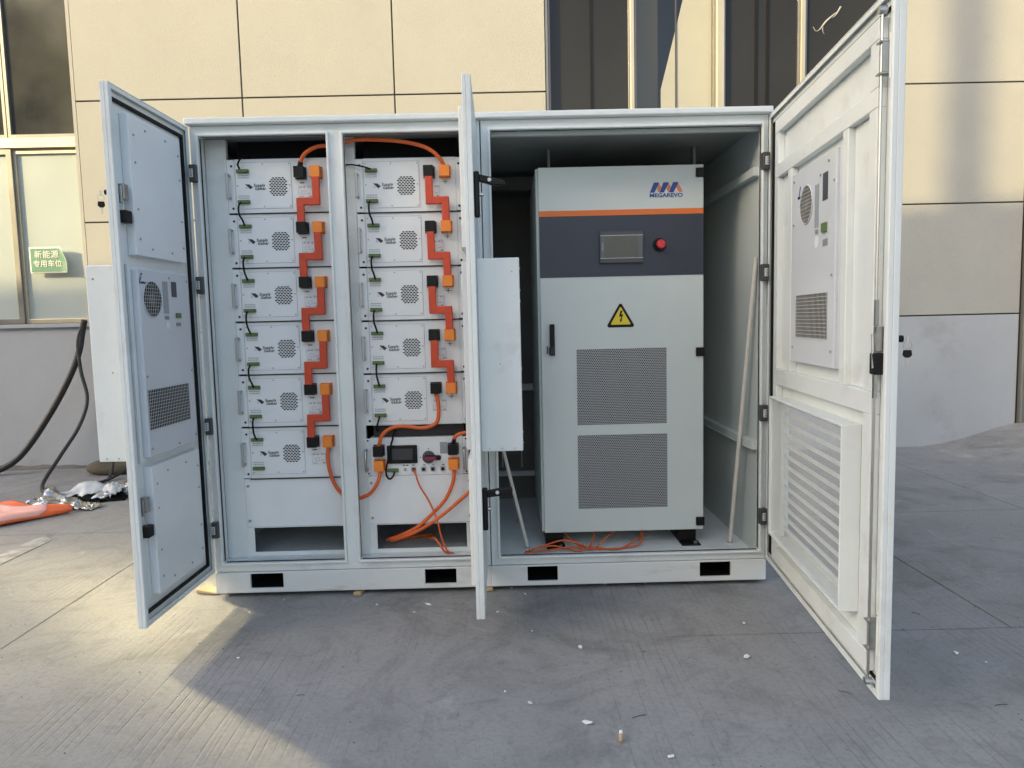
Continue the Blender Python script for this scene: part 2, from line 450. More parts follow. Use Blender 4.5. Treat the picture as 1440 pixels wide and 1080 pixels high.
# backing (seen only as the dark bottom of the joints)
part(MB().plate(-12, 12, -.1, TOP, 3.215, 3.45, [(-11.4, -2.335, 1.30, 4.6), (1.745, 4.80, 1.30, 4.6)]), 'backing_wall', JOINT)
g = .006
def panel(x0, x1, z0, z1, m_=PLASTER): part(MB().box(x0+g, x1-g, 3.2, 3.213, z0+g, z1-g), 'wall_panel', m_, bevel=.003, seg=1)
zr = [-.05, 1.188, 2.172, 3.205, 4.25, 5.3, TOP]
cols_l = [-2.335, -.892, .428, 1.745]
for a, b in zip(cols_l[:-1], cols_l[1:]):
    for z0, z1 in zip(zr[:-1], zr[1:]): panel(a, b, z0, z1, PLINTH if z1 < 1.3 else PLASTER)
for a, b in ((4.80, 5.965), (6.06, 7.4), (7.4, 8.8), (8.8, 12)):
    for z0, z1 in zip(zr[:-1], zr[1:]): panel(a, b, z0, z1, PLINTH if z1 < 1.3 else PLASTER)
panel(1.745, 4.80, -.05, 1.27, PLINTH); panel(-12, -2.335, -.05, 1.27, PLINTH)
for a, b in ((-12, -8), (-8, -5), (-5, -2.335), (1.745, 4.80)): panel(a, b, 4.6, 5.3); panel(a, b, 5.3, TOP)
part(MB().box(5.972, 6.052, 3.15, 3.21, .1, TOP), 'drainpipe', ALUD, bevel=.01)
# sills
part(MB().box(-12, -2.30, 3.165, 3.44, 1.262, 1.297), 'window_sill', PLINTH, bevel=.004)
part(MB().box(1.74, 4.81, 3.165, 3.44, 1.262, 1.297), 'window_sill', PLINTH, bevel=.004)
# reveal linings
part(MB().box(-2.365, -2.336, 3.205, 3.44, 1.30, 4.6), 'window_reveal', PLASTER)
part(MB().box(1.7455, 1.765, 3.2035, 3.44, 1.30, 4.6), 'window_reveal', ALUD)
part(MB().box(4.78, 4.7995, 3.2035, 3.44, 1.30, 4.6), 'window_reveal', PLASTER)

def window(x0, x1, z0, z1, glass, frame=ALU, fw=.045, yy=3.27, name='window'):
    f = part(MB().ring(x0, x1, z0, z1, fw, yy, yy+.06), name, frame, bevel=.004)
    g_ = MB().box(x0+fw-.004, x1-fw+.004, .024, .032, z0+fw-.004, z1-fw+.004)
    g_.v = [(x, y+yy-YW, z) for x, y, z in g_.v]
    g_.build('pane', glass, f)
    return f
# left windows: frosted sliding lights below a transom, dark panes above
xs = [-2.366, -2.985, -3.95, -5.32, -6.25, -7.2, -8.2, -9.2, -10.2, -11.2]
part(MB().box(-11.4, -2.366, 3.25, 3.36, 2.835, 2.925), 'transom', ALU, bevel=.005)
def aim_pane(f):
    # unseen upper pane, tilt invented to aim extra reflected sun at the ground
    pane = f.children[0]; c_ = sum((Vector(v) for v in pane.bound_box), Vector())/8
    for v in pane.data.vertices: v.co -= c_
    pane.location = c_
    p = c_ + Vector((0, YW, 0)); T = Vector((p.x+4.95, p.y-3.78, 0))
    n = ((T-p).normalized() + SUN_VEC).normalized()
    pane.rotation_euler = Vector((0, -1, 0)).rotation_difference(n).to_euler()
for i, (b, a) in enumerate(zip(xs[:-1], xs[1:])):
    low = FROST if i < 2 else (GLASSREF if i == 2 else GLASSREF2 if i < 6 else GLASSD)
    yy = 3.285 if i % 2 == 0 else 3.262
    f1 = window(a-.02 if i % 2 else a+.0, b+.0 if i % 2 == 0 else b+.02, 1.30, 2.833, low, ALU if i != 1 else ALUD, .05 if i else .042, yy)
    f2 = window(a+.002, b-.002, 2.927, 4.55, GLASSU if i != 2 else GLASSREF, ALUD, .03, 3.27)
    if i == 2: aim_pane(f2)
# middle windows
window(1.77, 2.492, 1.30, 4.58, GLASSD, ALUD, .02)
part(MB().box(2.488, 2.524, 3.255, 3.345, 1.30, 4.6), 'mullion', ALU, bevel=.004)
window(2.527, 3.235, 1.30, 4.58, GLASSC, ALUD, .018)
part(MB().box(3.237, 3.307, 3.23, 3.36, 1.30, 4.6), 'mullion', ALU, bevel=.006)
window(3.310, 3.982, 1.30, 4.58, GLASSD, ALUD, .018)
part(MB().box(3.984, 4.024, 3.255, 3.345, 1.30, 4.6), 'mullion', ALU, bevel=.004)
window(4.026, 4.778, 1.30, 4.58, GLASSD, ALUD, .018)
for x in (2.15, 3.60, 3.70):
    part(MB().box(x-.008, x+.008, 3.281, 3.289, 1.32, 4.55), 'glazing_bar', RUBBER)
# interior behind the clear pane: dark room, and a cream blind cut along a shadow's diagonal edge
part(MB().box(1.80, 4.76, 4.3, 4.35, 1.0, 4.9), 'room_wall', mat('room_dark', (.05, .047, .042), .9))
mb = MB()
edge = lambda z: 2.775 + max(0, (z-3.25))*.26
zz = [1.35, 2.4, 3.25, 3.6, 4.0, 4.5]
mb.prism_y([(edge(z), z) for z in zz] + [(3.232, 4.5), (3.232, 1.35)], 3.345, 3.355)
part(mb, 'lit_blind_part', CURTAIN)
part(MB().box(2.90, 2.912, 3.335, 3.343, 1.35, 4.5), 'blind_cord', JOINT)
part(MB().box(2.53, 2.78, 3.50, 3.52, 1.35, 4.5), 'shaded_blind_part', mat('shade_toned_blind', (.13, .105, .065), .9))  # darker strip stands in for the shaded part of the blind
# scuff of white paint on the far right pane
mb = MB()
mb.tube([(4.340, 3.2935, 3.875), (4.285, 3.2935, 3.835), (4.215, 3.2935, 3.775), (4.165, 3.2935, 3.715), (4.130, 3.2935, 3.700), (4.105, 3.2935, 3.735)], lambda t: .003+.007*math.sin(min(1, t*1.3)*math.pi)**2, n=6)
mb.tube([(4.345, 3.2935, 3.90), (4.30, 3.2935, 3.83), (4.25, 3.2935, 3.80)], lambda t: .009*(1-t)+.001, n=6)
mb.tube([(4.19, 3.2935, 3.735), (4.19, 3.2935, 3.70), (4.205, 3.2935, 3.672)], lambda t: .0035*(1-t)+.001, n=6)
part(mb, 'paint_splash', mat('old_white_paint', (.30, .30, .28), .8), kind='stuff')

# green parking sign taped to the frosted pane
sg = tag(empty('paper_sign', (-2.70, 3.25, 1.86)), 'green paper sign with white Chinese lettering taped to the frosted window', 'sign')
mb = MB()
def curl(x, z):  # right edge peels forward
    t = max(0, (x-.10)/.06); return -.002 - .030*t*t*(.4+.6*max(0, z/.11))
def sheet(x0, x1, z0, z1, off, n=14):
    vs = []; fs = []
    for i in range(n+1):
        for j in range(n+1):
            x = x0+(x1-x0)*i/n; z = z0+(z1-z0)*j/n
            xx = x - (.035*max(0, (x-.05)/.11)*max(0, (z+.02)/.13))
            vs.append((xx, curl(x, z)+off, z))
    for i in range(n):
        for j in range(n): fs.append((i*(n+1)+j, (i+1)*(n+1)+j, (i+1)*(n+1)+j+1, i*(n+1)+j+1))
    return vs, fs
a, b = sheet(-.168, .168, -.115, .115, .0); o = MB().add(a, b).build('sheet', SIGNW, sg, smooth=True)
o.modifiers.new('thick', 'SOLIDIFY').thickness = .0015
a, b = sheet(-.158, .158, -.103, .103, -.0025); MB().add(a, b).build('printed_field', SIGNG, sg, smooth=True)
text('lettering', '新能源', .072, SIGNW, sg, -.015, -.0075, .045, bold=.0006)
text('lettering', '专用车位', .064, SIGNW, sg, -.010, -.0075, -.035, bold=.0006)

# ------------------------------------------------------------------ building across the yard (shades the yard, shows in the glass)
opp = tag(empty('building_across', (-25.1, -14.0, 0)), 'grey building across the yard behind the viewer casting the shade', 'building')
opp.rotation_euler.z = math.radians(4.8)
HOP = 11.96
mb = MB().box(-26, 19, -9, 0, 0, HOP); mb.build('wall', OPPWALL, opp)
for k in range(14):
    for lv in range(3):
        x = -24 + k*3.05; z = 1.2 + lv*3.6
        f = MB().ring(x, x+1.9, z, z+2.0, .08, .0, .05).build('window', ALUD, opp)
        MB().box(x+.08, x+1.82, .005, .02, z+.08, z+1.92).build('pane', OPPGLASS, f)
MB().box(8.38, 8.70, -.36, -.26, HOP, HOP+4.5).build('chimney', OPPWALL, opp)

# ------------------------------------------------------------------ cabinets
ZB, ZT = .116, 2.09
HINGE = mat('grey_cast_hinge', (.055, .06, .062), .45, var=.15, vscale=40)
def hinge(parent, x, z, sg):
    h = MB().box(x-.016, x+.016, -.030, -.0005, z-.037, z+.037).build('hinge', HINGE, parent, bevel=.004, seg=2)
    MB().box(x-.010+sg*.004, x+.006+sg*.004, -.0335, -.0302, z-.018, z+.018).build('hinge_leaf', PALE, h, bevel=.001, seg=1)
    mb = MB()
    for k in (-.010, .0, .010): mb.cyl((x+sg*.005, -.0336, z+k), (x+sg*.005, -.0346, z+k), .0028, n=8)
    mb.build('hinge_screws', INK, h, kind='stuff')
BAYDARK = mat('bay_shade_tone', (.135, .14, .13), .8, var=.15, vscale=6, bump=.2, bscale=60)  # shade of the unlit interior put into the colour
CEILM = mat('shade_dimmed_paint', (.30, .32, .31), .6, var=.1, vscale=4)  # white paint toned down, the bay's shade put into its colour
WHITEB = mat('base_paint', (.67, .70, .69), .42, var=.06, vscale=3, bump=.05, bscale=120, dirt=(.40, .385, .35), dscale=9, dlo=.56, dhi=.80, stretch=(.35, 1, 1.6))
def cabinet(root, x0, x1, openings, forks, floor_z, inner=WHITE):
    P = root
    MB().plate(x0, x1, ZB+.002, ZT, 0, .022, openings).build('front_frame', WHITE, P, bevel=.003)
    for a, b, c, d in openings:
        MB().ring(a-.011, b+.011, c-.011, d+.011, .011, -.016, .03).build('opening_rim', WHITE, P, bevel=.004)
    MB().box(x0+.002, x0+.020, .0225, 1.22, ZB+.002, ZT-.001).build('side_wall', inner, P)
    MB().box(x1-.020, x1-.002, .0225, 1.22, ZB+.002, ZT-.001).build('side_wall', inner, P)
    MB().box(x0+.0205, x1-.0205, 1.20, 1.22, ZB+.002, ZT-.001).build('back_wall', BAYDARK, P)
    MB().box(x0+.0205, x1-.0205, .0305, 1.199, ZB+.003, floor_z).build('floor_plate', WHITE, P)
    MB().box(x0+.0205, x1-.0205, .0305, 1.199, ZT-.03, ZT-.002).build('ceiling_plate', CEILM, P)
    # roof with a forward drip edge
    MB().box(x0-.011, x1+.011 if x1 > 2 else x1, -.032, 1.24, ZT+.001, ZT+.027).build('roof', WHITE, P, bevel=.005)
    # base with fork-lift pockets
    MB().plate(x0-.004, x1+.004 if x1 > 2 else x1, .02, ZB, -.006, .01, forks).build('base_beam', WHITEB, P, bevel=.003)
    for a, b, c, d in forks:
        MB().plate(a-.006, b+.006, c-.006, d+.006, .0105, 1.2, [(a, b, c, d)]).build('fork_pocket', DARK if True else WHITE, P)  # pocket steel coloured near-black in place of its inner shade
    MB().box(x0+.02, x1-.02, .05, .07, .002, .038).build('under_base_light_block', DARK, P)  # unseen dark bar added to block light under the base
    MB().box(x0-.004, x0+.012, .0105, 1.22, .02, ZB-.001).build('base_side', WHITE, P)
    MB().box(x1-.012, x1-.002, .0105, 1.22, .02, ZB-.001).build('base_side', WHITE, P)

bat = tag(empty('battery_cabinet', (0, 0, 0)), 'white steel cabinet with two battery rack bays and both its narrow doors open', 'cabinet', 'white steel cabinets')
OP1 = (.040, .588, .162, 2.044); OP2 = (.660, 1.205, .162, 2.044)
cabinet(bat, 0, 1.2485, [OP1, OP2], [(.155, .303, .04, .108), (.948, 1.09, .04, .108)], .150)
pcs = tag(empty('converter_cabinet', (0, 0, 0)), 'white steel cabinet holding the tall grey inverter, its wide vented door open', 'cabinet', 'white steel cabinets')
OP3 = (1.294, 2.469, .160, 2.044)
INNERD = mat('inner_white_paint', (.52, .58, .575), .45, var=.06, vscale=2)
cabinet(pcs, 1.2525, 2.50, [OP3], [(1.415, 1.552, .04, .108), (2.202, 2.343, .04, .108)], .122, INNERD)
for z in (1.888, 1.411, .790, .320):
    hinge(bat, .017, z, -1); hinge(pcs, 2.483, z, 1)
# battery rack inside the first cabinet
for a, b in ((.0215, .1145), (.598, .6855), (1.169, 1.226)):
    MB().box(a, b, .098, .125, .151, 2.058).build('rack_post', WHITE, bat, bevel=.002, seg=1)
for a, b in ((.115, .5975), (.686, 1.1685)):
    p_ = MB().box(a, b, .100, .104, .296, .522).build('blank_panel', WHITE2, bat, bevel=.001, seg=1)
    sc_ = MB()
    for x in (a+.014, b-.014):
        for z in (.325, .49): sc_.cyl((x, .100, z), (x, .096, z), .0065, n=10)
    sc_.build('screws', ZINC, p_, kind='stuff')
    MB().plate(a, b, .151, .295, .1002, .1032, [(a+.032, b-.032, .176, .291)]).build('lower_panel', WHITE, bat)
    MB().box(a+.0, b-.0, .0315, .0995, .151, .158).build('sill_plate', WHITE, bat)
for a, b in ((.146, .567), (.717, 1.138)): MB().box(a, b, .150, .156, 1.976, 2.056).build('top_gap_shade', DARK, bat)  # dark sheets added to blacken the gaps above the top modules
MB().box(.115, 1.1685, .62, .63, .151, 1.974).build('rack_back_panel', DARK, bat)  # black stand-in for the unlit depth behind the modules
# inner fittings of the inverter bay
for z in (1.855, .635):
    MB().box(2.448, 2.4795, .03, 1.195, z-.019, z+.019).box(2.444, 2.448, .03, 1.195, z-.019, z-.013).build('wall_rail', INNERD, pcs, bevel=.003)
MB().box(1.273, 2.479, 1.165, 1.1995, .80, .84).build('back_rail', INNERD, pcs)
MB().box(1.273, 2.479, .90, .97, 1.955, 2.025).build('ceiling_beam', BAYDARK, pcs)
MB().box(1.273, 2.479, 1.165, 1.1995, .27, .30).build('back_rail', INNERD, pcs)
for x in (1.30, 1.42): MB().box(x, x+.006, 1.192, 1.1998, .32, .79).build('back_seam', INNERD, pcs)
for x, y in ((1.567, .42), (2.285, .42)):
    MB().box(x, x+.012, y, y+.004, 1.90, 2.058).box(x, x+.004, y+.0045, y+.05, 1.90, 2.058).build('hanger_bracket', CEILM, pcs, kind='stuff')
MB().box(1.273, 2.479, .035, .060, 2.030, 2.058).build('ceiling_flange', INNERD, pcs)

# ------------------------------------------------------------------ doors
def door_root(parent, hx, ang, right_hung):
    e = None
    return hx, ang, right_hung
def screws(parent, pts, y, r=.0045, d=.003, m_=STEEL):
    mb = MB()
    for x, z in pts: mb.cyl((x, y, z), (x, y+d, z), r, n=8)
    mb.build('screws', m_, parent, kind='stuff')
def make_door(parent, hx, L, theta, s, holes=()):
    """door leaf hinged at (hx, 0); local x = s * distance from hinge, local y = towards the inside face"""
    z0, z1 = .120, 2.086
    x0, x1 = sorted((0, s*L))
    d = MB().plate(x0, x1, z0, z1, 0, .018, list(holes))
    dm = d.build('door', WHITE, parent, bevel=.002, seg=1)
    dm.location = (hx, 0, 0); dm.rotation_euler.z = -s*theta
    MB().ring(x0, x1, z0, z1, .004, .0181, .032).ring(x0+.0045, x1-.0045, z0+.0045, z1-.0045, .016, .027, .032).build('edge_return', WHITE, dm, bevel=.0015, seg=1, kind='stuff')
    MB().plate(x0+.046, x1-.008, z0+.044, z1-.044, .0182, .030, [(x0+.060, x1-.013, z0+.058, z1-.058)]).build('gasket', RUBBER, dm, bevel=.003, seg=1) if s > 0 else \
        MB().plate(x0+.008, x1-.048, z0+.040, z1-.046, .0182, .029, [(x0+.013, x1-.056, z0+.048, z1-.054)]).build('gasket', RUBBER, dm, bevel=.003, seg=1)
    return dm
def grid_wires(parent, s, a, b, z0, z1, y, pitch, r=.0007, circle=None, name='wire_grille'):
    mb = MB(); n = int((b-a)/pitch); 
    for i in range(n+1):
        t = a + (b-a)*i/n
        lo, hi = z0, z1
        if circle:
            cx, cz, R = circle; q = R*R-(t-cx)**2
            if q <= 0: continue
            lo, hi = cz-math.sqrt(q), cz+math.sqrt(q)
        mb.box(s*t-r, s*t+r, y, y+.0012, lo, hi)
    n = int((z1-z0)/pitch)
    for i in range(n+1):
        z = z0 + (z1-z0)*i/n
        lo, hi = a, b
        if circle:
            cx, cz, R = circle; q = R*R-(z-cz)**2
            if q <= 0: continue
            lo, hi = cx-math.sqrt(q), cx+math.sqrt(q)
        mb.box(s*lo, s*hi, y+.0013, y+.0025, z-r, z+r)
    mb.build(name, PALE, parent, kind='stuff')
def ac_face(d, s, a, b, z0, z1, yb, yf, fan, mesh, inner_side):
    """cooling unit let into a door: inside face with round fan guard, mesh inlet and stickers.
       a..b run from hinge outwards; inner_side = +1 when the fan sits on the far side of the hinge"""
    u = MB().box(s*a, s*b, yb, yf, z0, z1).build('air_conditioner', ACP, d, bevel=.003)
    x_, z_, R = fan
    disc = [(s*x_+R*1.02*math.cos(t*math.pi/20), z_+R*1.02*math.sin(t*math.pi/20)) for t in range(40)]
    MB().prism_y(disc, yf+.0004, yf+.0010).build('fan_opening', DARK, d)
    rp = [(s*x_+R*1.03*math.cos(t*math.pi/20), yf+.0025, z_+R*1.03*math.sin(t*math.pi/20)) for t in range(41)]
    MB().tube(rp, .0022, n=6, flat=True).build('fan_ring', ACP, d)
    hub = [(s*x_+R*.35*math.cos(t*math.pi/10), z_+R*.35*math.sin(t*math.pi/10)) for t in range(20)]
    MB().prism_y(hub, yf+.0011, yf+.0016).build('fan_hub', SLATE, d)
    grid_wires(d, s, x_-R, x_+R, z_-R, z_+R, yf+.002, .0125, circle=(x_, z_, R), name='fan_guard')
    ma, mb_, mz0, mz1 = mesh
    MB().box(s*ma, s*mb_, yf+.0004, yf+.0010, mz0, mz1).build('inlet_opening', DARK, d)
    grid_wires(d, s, ma, mb_, mz0, mz1, yf+.002, .0125, r=.0008, name='inlet_mesh')
    return u

# --- left door, opened a little past square
TL = math.radians(91.2)
dl = make_door(bat, -.035, .5945, TL, 1)
for z0, z1 in ((1.497, 2.000), (.222, .712)):
    c_ = MB().box(.128, .515, .0185, .050, z0, z1).build('cover_panel', WHITE2, dl, bevel=.002)
    screws(dl, [(x, z) for x in (.150, .485) for z in (z0+.06, (z0*2+z1)/3, (z0+2*z1)/3, z1-.07)] + [(.25, z0+.03), (.40, z0+.03), (.25, z1-.035), (.40, z1-.035)], .0502)
MB().ring(.112, .548, .730, 1.462, .020, .0186, .030).build('unit_flange', WHITE, dl, bevel=.002)
ac_face(dl, 1, .140, .525, .748, 1.446, .0186, .054, (.437, 1.338, .066), (.195, .515, .850, 1.000), 1)
screws(dl, [(.155, .78), (.51, .78), (.155, 1.05), (.51, 1.05), (.155, 1.42), (.51, 1.42), (.30, 1.425), (.30, .765)], .0545)
MB().box(.315, .355, .0545, .0555, 1.285, 1.41).build('spec_label', PAPERG, dl)
MB().box(.245, .285, .0545, .0560, 1.352, 1.412).build('control_display', SLATE, dl)
MB().box(.318, .350, .0545, .0555, 1.262, 1.276).build('barcode_label', INKG, dl)
MB().prism_y([(.333+.016*math.cos(t*.314), 1.240+.016*math.sin(t*.314)) for t in range(20)], .0545, .0555).build('round_sticker', PAPER, dl)
MB().box(.225, .262, .0545, .060, 1.268, 1.288).build('terminal', GREEN, dl)
MB().box(.225, .262, .0545, .0555, 1.236, 1.250).build('barcode_label', INKG, dl)
MB().prism_y([(.520, 1.405), (.512, 1.405), (.497, 1.432), (.507, 1.432)], .0545, .0553).build('maker_mark', BLUE, dl)
text('maker_name', 'Envicool', .017, INK, dl, .490, .0553, 1.398, flip=True, width=1.1)
def latch(d, s, x, z, zc, y0=.0185):
    q = MB().box(s*(x-.017), s*(x+.012), y0, y0+.028, z-.028, z+.028).box(s*(x+.0125), s*(x+.018), y0+.004, y0+.022, z-.040, z+.022).build('latch', ZINC, d, bevel=.002, seg=1, kind='stuff')
    MB().cyl((s*x, y0+.014, zc+.02), (s*x, y0+.014, z-.028), .003, n=8).build('latch_bar', STEEL, q)
    MB().box(s*(x-.022), s*(x+.020), y0, y0+.034, zc-.022, zc+.022).build('lock_housing', BLACK, d, bevel=.004)
latch(dl, 1, .552, 1.715, 1.628); latch(dl, 1, .552, .577, .477)
def ac_box(d, s, a, b, z0, z1, depth):
    q = MB().box(s*a, s*b, -depth, -.0005, z0, z1).build('cooling_unit_hood', WHITE, d, bevel=.004)
    mb = MB()
    for z in (z0+.03, z0+.07, (z0+z1)/2-.05, z1-.16, z1-.12, z1-.04):
        mb.cyl((s*(b-.012), -depth, z), (s*(b-.012), -depth-.003, z), .004, n=8)
    for y in (-depth*.8, -depth*.5, -depth*.2):
        mb.cyl((s*b, y, z0+.012), (s*b+s*.002, y, z0+.012), .003, n=8)
    mb.cyl((s*b, -depth*.82, z1-.05), (s*b+s*.002, -depth*.82, z1-.05), .004, n=8)
    mb.cyl((s*b, -depth*.5, (z0+z1)/2-.03), (s*b+s*.002, -depth*.5, (z0+z1)/2-.03), .003, n=8)
    mb.build('screws', STEEL, q, kind='stuff')
ac_box(dl, 1, .10, .505, .732, 1.464, .152)
MB().cyl((.556, -.001, 1.715), (.556, -.026, 1.715), .009, n=12).build('lock_barrel', BLACK, dl)

# --- middle door, edge towards the viewer
TM = math.radians(90.5)
dm_ = make_door(bat, 1.2345, .591, TM, -1)
ac_box(dm_, -1, .10, .500, .735, 1.458, .158)
MB().box(-.105, -.515, .0185, .050, 1.497, 2.0).build('cover_panel', WHITE2, dm_, bevel=.002)
MB().box(-.105, -.515, .0185, .050, .222, .712).build('cover_panel', WHITE2, dm_, bevel=.002)
ac_face(dm_, -1, .105, .525, .748, 1.446, .0186, .054, (.437, 1.338, .066), (.185, .520, .850, 1.000), 1)
def swing_handle(d, s, x, z0, z1, dz, L=.092):
    pl = MB().box(s*(x-.014), s*(x+.014), -.020, -.0005, z0, z1).build('handle_plate', BLACK, d, bevel=.005)
    zt = z1-.022
    prof = [(-.018, zt+.012), (-.018-.45*L, zt+.012+dz*.45), (-.018-L, zt+.009+dz), (-.018-L-.004, zt-.008+dz), (-.018-.5*L, zt-.016+dz*.5), (-.018, zt-.013)]
    mb = MB(); n = len(prof)
    w = .011
    mb.add([(s*x-w, y, z) for y, z in prof] + [(s*x+w, y, z) for y, z in prof],
           [tuple(range(n)), tuple(range(2*n-1, n-1, -1))] + [(i, i+n, (i+1) % n+n, (i+1) % n) for i in range(n)])
    mb.build('lever', BLACK, pl, bevel=.004)
    sgn = s*(x+.0118)
    MB().cyl((s*(x+.010), -.018-.42*L, zt+dz*.42), (s*(x+.0125), -.018-.42*L, zt+dz*.42), .007, n=12).build('pivot', PALE, pl)
    MB().cyl((s*x, -.018, (z0+z1)/2), (s*x, -.034, (z0+z1)/2), .0075, n=12).build('lock_barrel', STEEL, pl)
swing_handle(dm_, -1, .55, 1.598, 1.760, -.022)
swing_handle(dm_, -1, .55, .449, .608, .016)

# --- wide door of the inverter cabinet
TR = math.radians(84.3)
VENT = (-1.02, -.235, .315, .875)
dr = make_door(pcs, 2.534, 1.2212, TR, -1, holes=[VENT])
def rails(spec, y1=.045, name='stiffener'):
    for a, b, z0, z1 in spec: MB().box(-a, -b, .0185, y1, z0, z1).build(name, WHITE, dr, bevel=.002, seg=1)
rails([(.152, 1.158, 1.965, 2.022), (.152, 1.158, 1.785, 1.838), (.152, 1.158, .935, 1.000), (.152, 1.158, .175, .235)])
rails([(.152, .200, 1.8385, 1.9645), (1.105, 1.158, 1.8385, 1.9645), (.152, .200, 1.0005, 1.7845), (1.105, 1.158, 1.0005, 1.7845),
       (.152, .200, .2355, .9345), (1.105, 1.158, .2355, .9345)], .0447)
rails([(.335, .385, 1.0005, 1.7845), (.905, .950, 1.0005, 1.7845)], .0443)
rails([(.2005, .3345, 1.0005, 1.7845), (.9505, 1.1045, 1.0005, 1.7845)], .0235, 'filler_panel')
ac_face(dr, -1, .400, .862, 1.045, 1.750, .0186, .047, (.575, 1.615, .066), (.470, .800, 1.140, 1.295), 1)
MB().box(-.8625, -.900, .0186, .036, 1.045, 1.750).build('unit_flange', ACP, dr, bevel=.002)
screws(dr, [(-.43, 1.72), (-.80, 1.72), (-.72, 1.69), (-.85, 1.65), (-.43, 1.1), (-.84, 1.1), (-.84, 1.35), (-.43, 1.56)], .0475)
MB().box(-.665, -.705, .0475, .0485, 1.52, 1.665).build('spec_label', PAPERG, dr)
MB().box(-.745, -.790, .0475, .0490, 1.60, 1.69).build('control_display', SLATE, dr)
MB().box(-.672, -.702, .0475, .0485, 1.498, 1.513).build('barcode_label', INKG, dr)
MB().prism_y([(-.688+.019*math.cos(t*.314), 1.470+.021*math.sin(t*.314)) for t in range(20)], .0475, .0485).build('round_sticker', PAPER, dr)
MB().box(-.750, -.790, .0475, .055, 1.495, 1.525).build('terminal', GREEN, dr)
MB().box(-.750, -.795, .0475, .0485, 1.450, 1.472).build('barcode_label', INKG, dr)
MB().prism_y([(-.492, 1.655), (-.484, 1.655), (-.500, 1.692), (-.508, 1.690)], .0475, .0483).build('maker_mark', BLUE, dr)
text('maker_name', 'Envicool', .016, INK, dr, -.505, .0483, 1.652, flip=True, width=1.1)
ac_box(dr, -1, .46, .84, 1.05, 1.745, .14)
# vent: framed box with sloping slats behind a fine screen
x0v, x1v, z0v, z1v = VENT
MB().ring(-1.032, -.222, .302, .888, .008, .0187, .078).build('vent_box', WHITE, dr, bevel=.002)
nsl = 13
for k in range(nsl):
    z = z0v + .028 + (z1v-z0v-.04)*k/(nsl-1)
    mb = MB(); a, b = x0v+.002, x1v-.002
    mb.add([(a, .002, z-.016), (b, .002, z-.016), (b, .030, z+.010), (a, .030, z+.010), (a, .002, z-.013), (b, .002, z-.013), (b, .030, z+.013), (a, .030, z+.013)],
           [(0,1,2,3),(4,7,6,5),(0,4,5,1),(1,5,6,2),(2,6,7,3),(3,7,4,0)])
    mb.box(a, b, .0302, .034, z-.002, z+.013)
    mb.build('slat', WHITE, dr, kind='stuff')
MB().box(x0v+.001, x1v-.001, .068, .0685, z0v-.0, z1v).build('insect_screen', SCREENMESH, dr)
MB().box(-.29, -.305, .036, .050, z0v, z1v).build('vent_brace', WHITE, dr)
# three-point lock rods along the free edge
rx = -1.183
MB().cyl((rx, .046, 1.22), (rx, .046, 2.03), .0036, n=10).build('lock_rod', STEEL, dr)
MB().cyl((rx, .046, .16), (rx, .046, 1.02), .0036, n=10).build('lock_rod', STEEL, dr)
MB().cyl((rx, .036, 2.030), (rx, .056, 2.030), .011, n=14).build('roller', STEEL, dr)
MB().cyl((rx, .036, .158), (rx, .056, .158), .011, n=14).build('roller', STEEL, dr)
for z in (1.905, .300):
    q = MB().box(rx-.014, rx+.014, .0185, .0215, z-.05, z+.05).box(rx-.014, rx+.014, .0216, .056, z-.043, z-.039).box(rx-.014, rx+.014, .0216, .056, z+.039, z+.043).box(rx-.014, rx-.010, .0217, .050, z-.038, z+.038).build('rod_guide', ZINC, dr, kind='stuff')
    MB().box(rx-.024, rx-.0145, .0185, .034, z-.06, z+.06).build('guide_block', WHITE, dr, bevel=.003)
MB().box(rx-.011, rx+.011, .0185, .048, 1.115, 1.185).box(rx-.006, rx+.006, .040, .050, 1.186, 1.260).build('latch', ZINC, dr, bevel=.002, kind='stuff')
MB().box(rx-.006, rx+.006, .040, .050, .985, 1.052).build('rod_link', STEEL, dr)
MB().cyl((rx+.012, .050, 1.165), (rx-.010, .055, 1.07), .004, n=8).build('latch_arm', STEEL, dr)
MB().box(rx-.020, rx+.016, .0186, .056, 1.052, 1.112).build('lock_housing', BLACK, dr, bevel=.004)
mb = MB()
for z in (.42, .62, .80, 1.40, 1.62, 1.80): mb.cyl((rx-.020, .0185, z), (rx-.020, .023, z), .0035, n=8)
mb.build('screws', STEEL, dr, kind='stuff')
MB().cyl((rx+.01, -.001, 1.150), (rx+.01, -.030, 1.150), .010, n=12).build('lock_barrel', BLACK, dr)
MB().box(rx-.006, rx+.026, -.012, -.0005, 1.06, 1.17).build('handle_plate', BLACK, dr, bevel=.004)

def key_thing(loc, label, rz):
    k = tag(empty('key', loc), label, 'key', 'keys hanging from the door locks'); k.rotation_euler.z = rz
    MB().box(-.003, .003, -.0015, .0015, -.006, .014).build('inserted_blade', STEEL, k)
    rp = [(.011*math.cos(t*.3142), 0, -.012+.011*math.sin(t*.3142)) for t in range(21)]
    MB().tube(rp, .0008, n=6, flat=True).build('ring', STEEL, k)
    MB().prism_y([(-.010, -.026), (.010, -.026), (.012, -.040), (.006, -.047), (-.006, -.047), (-.012, -.040)], -.003, .003).build('key_head', BLACK, k, bevel=.001, seg=1)
    MB().prism_y([(-.0035, -.0475), (.0035, -.0475), (.0035, -.068), (.001, -.072), (-.0035, -.066)], -.001, .001).build('key_blade', STEEL, k)
def door_pt(hx, th, s, x, y, z):
    c, n = math.cos(-s*th), math.sin(-s*th); return (hx + s*x*c - y*n, s*x*n + y*c, z)
key_thing(door_pt(-.035, TL, 1, .556, -.043, 1.709), 'small black-headed key hanging outside the battery door beside the drain cables', .3)
